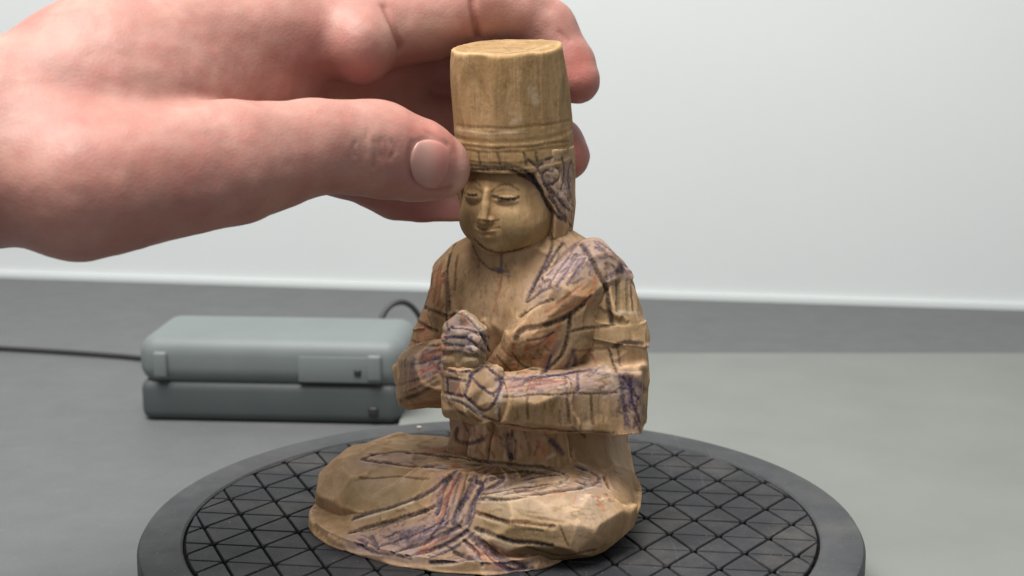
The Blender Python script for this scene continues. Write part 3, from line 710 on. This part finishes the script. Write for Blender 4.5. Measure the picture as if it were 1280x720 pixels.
# viewer's left arm
stroke('C', [(288, 65), (340, 86), (392, 110)], 'k', .75, .85, .35); stroke('C', [(263, 118), (310, 146), (362, 164)], 'k', .75, .85, .35)
stroke('B', [(422, 372), (402, 430), (386, 520), (390, 620), (392, 700)], 'k', .55, .75, .3)
for p in ([(362, 495), (340, 605)], [(376, 500), (358, 610)], [(335, 520), (318, 590)], [(350, 470), (330, 540)]): stroke('B', p, random.choice('rn'), .6, .65)
hatch('C', (230, 290), (300, 270), (330, 250), 10, 'p', .5, .7); hatch('C', (220, 330), (290, 320), (340, 290), 8, 'm', .6, .6); hatch('C', (300, 180), (320, 220), (270, 230), 5, 'r', .6, .4)
stroke('C', [(195, 372), (280, 352), (365, 312)], 'k', .65, .8, .2); stroke('C', [(195, 438), (290, 402), (365, 358)], 'k', 1.0, .85, .2); stroke('C', [(375, 250), (355, 300), (380, 340)], 'k', .6, .75)
stroke('C', [(300, 430), (370, 440)], 'r', 1.6, .35); stroke('C', [(215, 300), (240, 260)], 'k', .6, .6)
# belly folds
stroke('C', [(430, 535), (418, 580), (470, 600), (540, 570)], 'k', .8, .8, .3); stroke('C', [(455, 505), (472, 545)], 'k', .6, .7); stroke('C', [(540, 520), (560, 545)], 'k', .6, .7)
stroke('C', [(625, 558), (620, 620), (638, 648)], 'b', 1.1, .9, .3); stroke('C', [(652, 580), (650, 655)], 'k', .6, .75, .2); stroke('C', [(790, 580), (832, 635)], 'b', 1.1, .8, .2); stroke('C', [(738, 590), (775, 645)], 'r', 1.3, .7); stroke('C', [(700, 590), (712, 640)], 'n', .7, .6); stroke('C', [(565, 570), (560, 640)], 'o', 1.6, .4)
stroke('C', [(775, 645), (805, 630)], 'w', .7, .6); stroke('C', [(660, 600), (665, 650)], 'm', 1.0, .6)
# lap and robe folds
L_ = [([(66, 222), (135, 205)], 'k', .55), ([(70, 224), (160, 240), (260, 250), (392, 256)], 'k', .7), ([(240, 202), (400, 210), (520, 235), (640, 246), (820, 265), (862, 295), (815, 322)], 'n', .55),
      ([(510, 378), (620, 380), (760, 352), (860, 342), (960, 320)], 'k', .6), ([(425, 268), (375, 340), (352, 440)], 'b', .8), ([(500, 288), (470, 360), (432, 430), (420, 480)], 'b', 1.0), ([(525, 335), (482, 400), (470, 480)], 'b', .8),
      ([(30, 450), (200, 402), (330, 352), (402, 288)], 'k', .85), ([(20, 505), (150, 468), (290, 430), (352, 400)], 'k', .75), ([(180, 582), (320, 540), (442, 480)], 'k', .75), ([(240, 592), (380, 562), (472, 500)], 'k', .7),
      ([(500, 488), (620, 540), (795, 556)], 'k', .8), ([(480, 520), (560, 580), (640, 630), (725, 645)], 'p', 1.3), ([(458, 535), (522, 600), (528, 632)], 'k', .6), ([(330, 625), (420, 615), (522, 600)], 'p', .7),
      ([(505, 432), (600, 462), (720, 470), (805, 482)], 'n', .75), ([(600, 622), (640, 655), (692, 640)], 'b', .9), ([(395, 560), (440, 590), (500, 600)], 'k', .5), ([(100, 520), (130, 570)], 'p', .8), ([(60, 525), (90, 550), (50, 560)], 'p', .9),
      ([(560, 300), (620, 290), (580, 330), (500, 350)], 'p', .7), ([(480, 300), (530, 320), (510, 360)], 'b', .8), ([(600, 355), (700, 345)], 'p', .7), ([(880, 250), (990, 290), (940, 330), (880, 310)], 'p', .6), ([(990, 290), (1010, 340)], 'n', .6), ([(700, 300), (800, 285)], 'p', .6)]
for pts, pen, wd in L_:
    stroke('D', [(x + 2, y + 8) for x, y in pts], 'w', .55, .45); stroke('D', [(x - 1, y - 7) for x, y in pts], random.choice('vpo'), .45, .4)  # pale stroke paints the light ridge beside each fold
    stroke('D', pts, pen, wd, .9, .62)
for p, wd in (([(40, 455), (150, 428), (260, 385)], .8), ([(490, 505), (560, 540), (640, 565)], .8), ([(850, 288), (840, 310), (790, 326)], .6), ([(260, 205), (400, 222)], .6), ([(540, 375), (640, 330), (720, 320)], .8), ([(470, 560), (520, 620)], .6), ([(450, 250), (520, 262)], .6)): stroke('D', p, 'w', wd, .6)
for p, wd, pen in (([(300, 565), (345, 540)], 1.5, 'r'), ([(400, 300), (380, 380), (370, 420)], .8, 'n'), ([(520, 560), (600, 635)], .8, 'o'), ([(130, 495), (220, 475)], 1.2, 'm'), ([(790, 355), (850, 350)], .9, 'r'), ([(960, 370), (990, 420)], .8, 'o')): stroke('D', p, pen, wd, .6)
hatch('D', (200, 500), (330, 470), (240, 550), 9, 'p', .5, .65); hatch('D', (330, 520), (430, 440), (380, 560), 8, 'b', .45, .6); hatch('D', (350, 300), (330, 430), (400, 300), 5, 'p', .5, .5); hatch('D', (430, 330), (400, 440), (470, 330), 5, 'k', .5, .5); hatch('D', (60, 520), (120, 545), (80, 570), 5, 'p', .5, .6); hatch('D', (400, 600), (500, 590), (430, 630), 5, 'p', .5, .5)
hatch('D', (610, 480), (680, 500), (720, 470), 6, 'n', .5, .45); hatch('D', (640, 420), (760, 440), (760, 460), 9, 'n', .4, .35); hatch('D', (880, 260), (960, 280), (900, 320), 5, 'p', .5, .5); hatch('D', (120, 240), (220, 250), (380, 250), 6, 'p', .5, .5)
scribble('D', [(30, 520), (330, 430), (440, 470), (520, 620), (300, 610), (60, 560)], 110, 'ppbkvnm', (15, 60), (-.35, .4))
scribble('D', [(360, 290), (560, 270), (520, 420), (440, 500), (330, 480)], 70, 'pbkkvom', (15, 50), (-1.1, .35))
scribble('D', [(510, 290), (780, 270), (880, 300), (760, 350), (500, 370)], 60, 'pknvw', (15, 60), (-.12, .3))
scribble('D', [(40, 205), (400, 180), (560, 240), (380, 265), (60, 245)], 45, 'pknvr', (20, 60), (.08, .15))
scribble('D', [(470, 500), (560, 520), (760, 650), (560, 650)], 50, 'ppbkow', (15, 50), (.7, .3))
scribble('D', [(900, 260), (1040, 250), (1020, 380), (880, 380)], 35, 'pnvwo', (10, 35), (.8, .8))
scribble('D', [(540, 420), (1000, 380), (1000, 560), (600, 500)], 60, 'nngg', (10, 40), (.1, .4), (.3, .5), (.2, .5))
scribble('C', [(600, 350), (950, 310), (1040, 340), (1040, 420), (600, 410)], 110, 'pvmmnbw', (15, 60), (-.1, .25))
scribble('C', [(600, 420), (1040, 420), (1100, 540), (600, 510)], 45, 'nngv', (8, 30), (1.5, .2), (.3, .5), (.2, .5))
scribble('C', [(1040, 320), (1140, 340), (1150, 540), (1070, 530)], 60, 'bpkvn', (10, 45), (1.2, .6))
scribble('C', [(570, 190), (780, 200), (740, 310), (620, 340), (540, 300)], 110, 'nnrgo', (8, 28), (.8, 1.2), (.3, .5), (.3, .7))
scribble('C', [(205, 370), (250, 240), (370, 240), (360, 330)], 60, 'ppkmrv', (15, 45), (-.4, .3))
scribble('C', [(270, 110), (390, 120), (370, 260), (240, 250)], 25, 'rnop', (15, 40), (1.2, .5), (.3, .5), (.3, .6))
scribble('C', [(420, 500), (830, 560), (800, 650), (560, 650), (410, 590)], 50, 'bknrom', (12, 40), (1.3, .4))
scribble('B', [(700, 590), (800, 400), (920, 390), (960, 500), (800, 570)], 90, 'ppvvk', (15, 45), (-.8, .5))
scribble('B', [(940, 360), (1050, 390), (1110, 490), (1000, 510)], 80, 'ppvkn', (12, 40), (.6, .5))
scribble('B', [(690, 640), (950, 520), (960, 600), (760, 690)], 30, 'onrp', (15, 50), (-.5, .2), (.3, .5), (.3, .6))
scribble('B', [(400, 420), (700, 420), (660, 690), (400, 690)], 45, 'nngp', (10, 45), (1.55, .15), (.3, .45), (.2, .45))
scribble('B', [(740, 60), (865, 60), (870, 320), (800, 260)], 70, 'ppkvn', (12, 40), (1.1, .6))
scribble('B', [(330, 470), (390, 440), (385, 640), (300, 600)], 30, 'rnok', (15, 50), (1.75, .2))
scribble('A', [(430, 200), (840, 180), (850, 460), (440, 470)], 40, 'ngng', (8, 30), (1.5, .5), (.25, .4), (.15, .4))
X_ = [('B', 'k', [(400, 420), (395, 520), (400, 640)]), ('B', 'r', [(372, 440), (350, 520), (330, 600)]), ('B', 'k', [(310, 500), (290, 590)]), ('B', 'n', [(430, 430), (420, 560)]), ('B', 'r', [(450, 640), (470, 690)]),
      ('B', 'k', [(830, 380), (800, 420), (770, 480)]), ('B', 'b', [(760, 470), (720, 560)]), ('B', 'p', [(860, 420), (780, 540)]), ('B', 'p', [(890, 420), (810, 545)]), ('B', 'p', [(920, 430), (850, 540)]), ('B', 'r', [(905, 540), (830, 600), (760, 650)]), ('B', 'o', [(950, 560), (880, 620), (780, 665)]),
      ('B', 'k', [(1060, 400), (1095, 450), (1112, 500)]), ('B', 'p', [(980, 380), (1040, 420), (1080, 470)]), ('B', 'k', [(1035, 520), (1040, 640)]), ('B', 'k', [(1095, 520), (1098, 640)]),
      ('C', 'b', [(620, 345), (760, 338), (900, 315)]), ('C', 'r', [(620, 380), (720, 372), (840, 352)]), ('C', 'r', [(700, 360), (820, 340)]), ('C', 'k', [(610, 415), (760, 405), (1040, 400)]), ('C', 'n', [(700, 420), (702, 500)]), ('C', 'n', [(940, 410), (950, 520)]), ('C', 'b', [(890, 330), (895, 390)]), ('C', 'r', [(940, 250), (965, 300)]), ('C', 'k', [(1010, 240), (1040, 320)]), ('C', 'b', [(1090, 350), (1100, 440), (1130, 520)]), ('C', 'b', [(1060, 340), (1130, 430)]),
      ('C', 'k', [(700, 200), (760, 190), (800, 170)]), ('C', 'r', [(690, 240), (740, 220), (790, 180)]), ('C', 'b', [(790, 260), (770, 320)]), ('C', 'k', [(640, 250), (680, 300), (740, 310)]), ('C', 'n', [(580, 260), (640, 320)]), ('C', 'r', [(600, 230), (650, 280)]),
      ('C', 'k', [(260, 200), (300, 215), (360, 220)]), ('C', 'b', [(230, 300), (300, 285), (370, 262)]), ('C', 'r', [(240, 330), (300, 318), (350, 298)]), ('C', 'k', [(215, 405), (280, 380), (350, 340)]), ('C', 'r', [(230, 380), (300, 350)]), ('C', 'r', [(250, 450), (340, 440)]),
      ('D', 'b', [(445, 275), (400, 350), (385, 450), (330, 520)]), ('D', 'k', [(470, 285), (445, 370), (410, 470)]), ('D', 'b', [(540, 300), (505, 360), (490, 470), (440, 520)]), ('D', 'r', [(420, 300), (390, 400), (360, 460)]), ('D', 'o', [(460, 300), (430, 380)]), ('D', 'r', [(290, 575), (400, 520)]), ('D', 'b', [(120, 560), (260, 520), (380, 460)]), ('D', 'k', [(60, 500), (200, 470), (330, 410)]), ('D', 'b', [(330, 600), (430, 560), (500, 500)]),
      ('D', 'k', [(510, 520), (590, 590), (700, 640)]), ('D', 'b', [(500, 545), (570, 620), (640, 655)]), ('D', 'r', [(480, 545), (540, 610)]), ('D', 'k', [(560, 280), (700, 270), (820, 290)]), ('D', 'k', [(520, 360), (640, 340), (780, 320)]), ('D', 'k', [(100, 205), (250, 195), (400, 225)]), ('D', 'n', [(60, 300), (200, 290), (330, 300)]), ('D', 'b', [(40, 545), (110, 580), (260, 605)]), ('D', 'k', [(420, 580), (480, 610), (560, 625)]), ('D', 'k', [(540, 430), (640, 480), (760, 500)]), ('D', 'n', [(820, 480), (860, 560)]), ('D', 'n', [(700, 560), (820, 600), (960, 570)])]
for c, p, pts in X_: stroke(c, pts, p, random.uniform(.42, .6), .6 if p in 'ro' else .88, .12)
#ENDSTROKES#
allV = allV - NRM * CARVE[:, None]
for k in names:                                                     # handled edges are rubbed paler
    a, b = offs[k], offs[k] + len(parts[k][0]); v = allV[a:b]; F = parts[k][1]
    m = np.zeros_like(v); c = np.zeros(len(v))
    for q in range(4): np.add.at(m, F[:, q], v[F[:, (q + 1) % 4]] + v[F[:, (q + 3) % 4]]); np.add.at(c, F[:, q], 2)
    cv = ((v - m / c[:, None]) * vnormals(v, F)).sum(1)
    for _ in range(4):
        m2 = cv.copy(); c2 = np.ones(len(v))
        for q in range(4): np.add.at(m2, F[:, q], cv[F[:, (q + 1) % 4]]); np.add.at(c2, F[:, q], 1)
        cv = m2 / c2
    wv_ = np.clip(cv / 0.020, 0, 1) ** 1.3; parts[k][2] = parts[k][2] * (1 + 0.42 * wv_[:, None] * np.array([1.0, 1.02, 1.08]))
    INK[a:b, 3] *= 1 - 0.35 * wv_

# ------------------------------------------------------------------ build the figure's objects
st = empty('wooden_statue', (SO[0], SO[1], 0), 'unpainted carved wooden seated figure with tall round headdress, covered in pencil and pen lines', 'statue')
objs = {}
plain = {'arm_left': 'arm', 'arm_right': 'arm', 'hand_lower': 'hand', 'hand_upper': 'hand'}
def build_part(k, parent):
    a, b = offs[k], offs[k] + len(parts[k][0])
    org = allV[a:b].mean(0); org[2] = allV[a:b, 2].min()
    o = link_mesh(plain.get(k, k), allV[a:b], parts[k][1], WOOD, parent, True, org)
    at = o.data.color_attributes.new('ink', 'FLOAT_COLOR', 'POINT'); at.data.foreach_set('color', INK[a:b].astype(np.float32).ravel())
    c4 = np.concatenate([parts[k][2], np.ones((b - a, 1))], 1); at = o.data.color_attributes.new('facet', 'FLOAT_COLOR', 'POINT'); at.data.foreach_set('color', c4.astype(np.float32).ravel())
    objs[k] = o
    return o
for k in names:
    if k in ('hair', 'headdress', 'hand_lower', 'hand_upper'): continue
    build_part(k, st)
def subpart(k, parent_key):
    o = build_part(k, None); p = objs[parent_key]; o.parent = p
    o.location = o.location - (p.location + st.location)
subpart('hair', 'head'); subpart('headdress', 'head'); subpart('hand_lower', 'arm_left'); subpart('hand_upper', 'arm_right')
objs['arm_left']['label'] = 'arm with thick horizontal sleeve and blue scribbles at the elbow'
objs['arm_right']['label'] = 'arm bending inward with reddish pencil marks'
objs['hand_upper']['label'] = 'upper fist with fingers outlined in blue pen'
objs['hand_lower']['label'] = 'lower blocky fist with planes outlined in blue pen'

# ------------------------------------------------------------------ the living hand holding the headdress
def hand():
    H = [None] * 5
    th = [(W(95, 235, -75), 17), (W(285, 205, -52), 15.5), (W(395, 184, -36), 12.6), (W(450, 186, -29), 12.4), (W(480, 188, -26), 11.6), (W(522, 199, -22), 11.0), (W(546, 208, -19), 8.9)]
    ix = [(W(120, 85, -40), 17), (W(330, 44, -8), 13.5), (W(455, 38, 6), 12.4), (W(540, 24, 17), 11.4), (W(598, 10, 23), 11.6), (W(645, 16, 25), 10.0), (W(680, 40, 26), 9.8), (W(709, 82, 22), 8.6), (W(720, 100, 19), 7.4)]
    md = [(W(120, 120, -38), 17), (W(330, 84, 4), 13), (W(462, 82, 20), 11.0), (W(540, 76, 34), 8.7), (W(610, 84, 38), 9.0), (W(655, 98, 36), 8.6), (W(678, 104, 32), 7.8)]
    rg = [(W(120, 140, -40), 17), (W(330, 118, -2), 14), (W(455, 124, 24), 11.0), (W(545, 154, 34), 9.2), (W(610, 155, 35), 9.4), (W(660, 165, 33), 9.2), (W(696, 182, 29), 8.3), (W(707, 196, 26), 7.3)]
    pk = [(W(110, 170, -35), 17), (W(310, 165, 8), 13), (W(432, 200, 28), 11.2), (W(505, 238, 36), 10.0), (W(565, 268, 36), 9.5), (W(615, 284, 33), 8.8), (W(645, 288, 29), 7.8)]
    G = Grid((-176, -128, 84), (34, 58, 180), 0.72)
    fingers = [chain(G, f, 2.2) for f in (ix, md, rg, pk)]
    d = fingers[0]
    for f in fingers[1:]: d = smin(d, f, 3.0)
    palm = smin(smin(cone(G, ix[0][0], ix[1][0], 17, 13.5), cone(G, rg[0][0], rg[1][0], 17, 14), 12), cone(G, md[0][0], md[1][0], 17, 14), 12)
    d = smin(d, palm, 6)
    t = chain(G, th, 2.5)
    t = smin(t, ell(G, tuple(W(480, 188, -26)), (9.5, 11.2, 12.4)), 3)
    # the nail bed: a flattened patch on the side of the thumb that faces the camera
    web = cone(G, W(170, 125, -42), W(330, 120, -8), 19, 10)
    d = smin(d, web, 8)
    d = smin(d, t, 3.5)
    d = smin(d, ell(G, tuple(W(450, 56, -4)), (10, 13, 11)), 4)
    # forearm leaving the frame
    d = smin(d, cone(G, W(100, 165, -45), W(-330, 235, -95), 24, 27), 14)
    V, F = nets(G, d)
    N = vnormals(V, F)
    # soften
    for _ in range(3):
        M = V.copy(); c = np.ones(len(V))
        for k in range(4): np.add.at(M, F[:, k], V[F[:, (k + 1) % 4]]); np.add.at(c, F[:, k], 1)
        V = M / c[:, None]
    return V, F, th
HV, HF, TH = hand()
HN = vnormals(HV, HF)
hb = BVHTree.FromPolygons(HV.tolist(), HF.tolist())
hk = KDTree(len(HV))
for i, v in enumerate(HV.tolist()): hk.insert(v, i)
hk.balance()
HI = np.zeros((len(HV), 4)); HC = np.zeros(len(HV))
SKP = {'red': (0.50, 0.105, 0.085), 'dark': (0.25, 0.08, 0.06), 'pale': (0.66, 0.42, 0.33), 'purple': (0.36, 0.13, 0.125)}
def mark(pts, pen, wd, al, carve=0.0):
    P = np.array(pts, float)
    for _ in range(2):
        if len(P) > 2:
            Q = [P[0]]
            for a, b in zip(P, P[1:]): Q += [a * .75 + b * .25, a * .25 + b * .75]
            P = np.array(Q + [P[-1]])
    for a, b in zip(P, P[1:]):
        n = max(1, int(np.linalg.norm(b - a) / max(1.5, wd * 1.5)))
        for i in range(n + 1):
            hit = hb.ray_cast(CAMV, Vector(ray(*(a + (b - a) * i / n))))
            if hit[0] is None: continue
            for co, ix, ds in hk.find_range(hit[0], wd * 2):
                e = math.exp(-(ds / wd) ** 2); a1 = al * e
                f = a1 / (a1 + HI[ix, 3] + 1e-6); HI[ix, :3] = HI[ix, :3] * (1 - f) + np.array(SKP[pen]) * f; HI[ix, 3] = max(HI[ix, 3], a1)
                HC[ix] = max(HC[ix], carve * e)
mark([(724, 80), (732, 108)], 'red', 6, .45); mark([(714, 188), (718, 206)], 'red', 6, .5); mark([(575, 185), (580, 215), (570, 235)], 'pale', 3, .5); mark([(520, 160), (560, 175)], 'red', 6, .3)
mark([(440, 265 - 15), (500, 262), (560, 285)], 'purple', 9, .5); mark([(450, 90), (480, 100)], 'purple', 10, .5); mark([(520, 70), (555, 100)], 'purple', 9, .5)  # purple puts the shade of the hand's hollows into the skin colour
mark([(590, -5), (592, 20), (598, 48)], 'dark', 1.0, .6, 1.3); mark([(484, 40), (520, 30), (560, 38)], 'pale', 4, .3); mark([(482, 8), (492, 35), (500, 60)], 'dark', 1.4, .45, .8); mark([(700, 40), (712, 50)], 'dark', .8, .25, .3)
for k in range(7):
    x = 446 + k * 7 + random.uniform(-2, 2); y0 = 188 + random.uniform(-26, -8); y1 = 188 + random.uniform(4, 24); bow = (x - 468) * 0.25
    mark([(x, y0), (x + bow + random.uniform(-2, 2), (y0 + y1) / 2), (x + random.uniform(-3, 3), y1)], 'dark', random.uniform(.5, .9), random.uniform(.12, .3), random.uniform(.15, .4))
mark([(534, 166), (545, 171)], 'dark', .8, .45, .3)
mark([(516, 180), (511, 203), (516, 226), (540, 240), (560, 236)], 'purple', 1.1, .6, .5); mark([(516, 180), (540, 171), (560, 180)], 'purple', .9, .45, .35)
for k in range(40):
    x = random.uniform(60, 500); y = random.uniform(60, 240); mark([(x, y), (x + random.uniform(4, 14), y + random.uniform(-6, 14))], random.choice(['dark', 'red', 'pale', 'red']), random.uniform(1.5, 5), .13, 0.0)
def vnoise(P, cell, seed):
    r = np.random.default_rng(seed); L = r.uniform(-1, 1, (40, 40, 40)); q = P / cell + 100; i = np.floor(q).astype(int); f = q - i; f = f * f * (3 - 2 * f); o = 0
    for dx in (0, 1):
        for dy in (0, 1):
            for dz in (0, 1):
                wgt = (f[:, 0] if dx else 1 - f[:, 0]) * (f[:, 1] if dy else 1 - f[:, 1]) * (f[:, 2] if dz else 1 - f[:, 2])
                o = o + wgt * L[(i[:, 0] + dx) % 40, (i[:, 1] + dy) % 40, (i[:, 2] + dz) % 40]
    return o
lump = 0.9 * vnoise(HV, 17, 1) + 0.40 * vnoise(HV, 7, 2) + 0.14 * vnoise(HV, 2.6, 3)
HV = HV + HN * (lump * 0.7 - HC)[:, None]
# shallow bed for the nail
person = empty('person', tuple(W(100, 170, -45)), 'bare hand of a person gripping the figure\'s tall headdress between thumb and fingers', 'person')
ho = link_mesh('hand', HV, HF, SKIN, person, True, HV.mean(0))
at = ho.data.color_attributes.new('ink', 'FLOAT_COLOR', 'POINT'); at.data.foreach_set('color', HI.astype(np.float32).ravel())
# thumb nail: a curved plate lying on the skin
def nail():
    nu, nv = 16, 16; vs = []; top = []
    for j in range(nv + 1):
        for i in range(nu + 1):
            u = i / nu * 2 - 1; v = j / nv * 2 - 1
            # squircle outline in the picture plane of the thumb, then dropped onto the skin
            uu = u * math.sqrt(1 - 0.42 * v * v); vv = v * math.sqrt(1 - 0.42 * u * u)
            px = 540 + uu * 26 + vv * -3; py = 206 + vv * 31 + uu * 6
            hit = hb.ray_cast(CAMV, Vector(ray(px, py)))
            p = np.array(hit[0]) if hit[0] is not None else W(px, py, -30)
            top.append(p)
    top = np.array(top).reshape(nv + 1, nu + 1, 3)
    # smooth the plate, arch it and lift it a hair above the skin
    for _ in range(3): top[1:-1, 1:-1] = (top[:-2, 1:-1] + top[2:, 1:-1] + top[1:-1, :-2] + top[1:-1, 2:]) / 4
    gx = np.gradient(top, axis=1); gy = np.gradient(top, axis=0); nn = np.cross(gy, gx); nn /= np.linalg.norm(nn, axis=2, keepdims=True)
    if nn[8, 8, 1] > 0: nn = -nn
    J, I = np.meshgrid(np.linspace(-1, 1, nv + 1), np.linspace(-1, 1, nu + 1), indexing='ij'); ed = np.maximum(np.abs(I), np.abs(J))
    up_ = top + nn * (0.42 * (1 - ed ** 6) - 0.18)[..., None]; lo = top - nn * 0.8
    vs = list(up_.reshape(-1, 3)) + list(lo.reshape(-1, 3)); fs = []; n1 = (nv + 1) * (nu + 1); w_ = nu + 1
    for j in range(nv):
        for i in range(nu):
            a = j * w_ + i; fs.append((a, a + 1, a + 1 + w_, a + w_)); fs.append((n1 + a, n1 + a + w_, n1 + a + 1 + w_, n1 + a + 1))
    ring = [i for i in range(w_)] + [j * w_ + nu for j in range(1, nv + 1)] + [nv * w_ + i for i in range(nu - 1, -1, -1)] + [j * w_ for j in range(nv - 1, 0, -1)]
    for a, b in zip(ring, ring[1:] + ring[:1]): fs.append((a, n1 + a, n1 + b, b))
    o = link_mesh('thumbnail', vs, fs, NAIL, None, True, top[8, 8])
    o.parent = ho; o.location = o.location - (ho.location + person.location)
nail()

# ------------------------------------------------------------------ grey plastic box behind the figure
bx = empty('plastic_box', (-100, 200, ZD), 'grey plastic box with rounded lid and small latch standing behind the turntable', 'box')
R8 = Matrix.Rotation(math.radians(-4), 3, 'Z')
def bxpart(name, c, s, r, mat, seg=5, parent=bx):
    bm = bmesh.new(); rbox(bm, (0, 0, 0), s, r, None, seg)
    for v in bm.verts: v.co = R8 @ v.co
    cw = R8 @ Vector(c) + Vector((-100, 200, ZD))
    for v in bm.verts: v.co += cw
    o = bm_obj(name, bm, mat, bx, tuple(cw)); flat_by_angle(o, 40); return o
bxpart('body', (0, 0, 9), (110, 46, 18), 4.5, BOXD)
bxpart('lid', (1, 0, 26.2), (113, 48, 21), 8.0, BOXL, 6)
bxpart('panel', (30, -23.6, 24), (34, 1.6, 11), 0.6, BOXL, 2)
bxpart('latch', (45, -24.2, 25), (6, 3.0, 11), 1.2, BOXL, 3)
bxpart('latch', (-45, -24.2, 25), (6, 3.0, 11), 1.2, BOXL, 3)
bxpart('screw', (38, -24.4, 23), (3.0, 1.6, 3.0), 0.7, DARK, 3)
bxpart('screw', (44, -23.4, 6), (4.0, 1.6, 4.0), 0.9, DARK, 3)
# cable looping up behind the box
def tube(name, pts, r, mat, parent=None, seg=8):
    P = np.array(pts, float)
    for _ in range(3):
        Q = [P[0]]
        for a, b in zip(P, P[1:]): Q += [a * .75 + b * .25, a * .25 + b * .75]
        P = np.array(Q + [P[-1]])
    vs, fs = [], []
    for i, p in enumerate(P):
        t_ = P[min(i + 1, len(P) - 1)] - P[max(i - 1, 0)]; M = frame(t_, (0.1, 0.2, 1))
        for k in range(seg):
            a = 2 * math.pi * k / seg; vs.append(p + r * (math.cos(a) * M[1] + math.sin(a) * M[2]))
    for i in range(len(P) - 1):
        for k in range(seg): fs.append((i * seg + k, i * seg + (k + 1) % seg, (i + 1) * seg + (k + 1) % seg, (i + 1) * seg + k))
    fs += [tuple(range(seg - 1, -1, -1)), tuple(range(len(vs) - seg, len(vs)))]
    return link_mesh(name, vs, fs, mat, parent, True, P[0])
cb = tube('cable', [(-62, 226, -4), (-58, 236, 12), (-48, 240, 15), (-40, 241, 4), (-41, 246, -16), (-60, 256, -23.6), (-140, 268, -23.6), (-230, 300, -23.6), (-420, 330, -23.6)], 1.3, DARK)
cb['label'] = 'thin dark cable arching out behind the grey plastic box'; cb['category'] = 'cable'

# ------------------------------------------------------------------ a chip of wood left on the rim
cp = Zp(524, 535, 0.0); bm = bmesh.new(); rbox(bm, (cp[0], cp[1], 0.35), (1.6, 1.1, 0.6), 0.2, None, 2)
for v in bm.verts: v.co.x += random.uniform(-.15, .15); v.co.y += random.uniform(-.15, .15)
o = bm_obj('wood_chip', bm, simple('pale_chip', (0.55, 0.47, 0.36), 0.7), None, (cp[0], cp[1], 0.02))
o['label'] = 'tiny pale wood chip lying on the turntable rim'; o['category'] = 'chip'
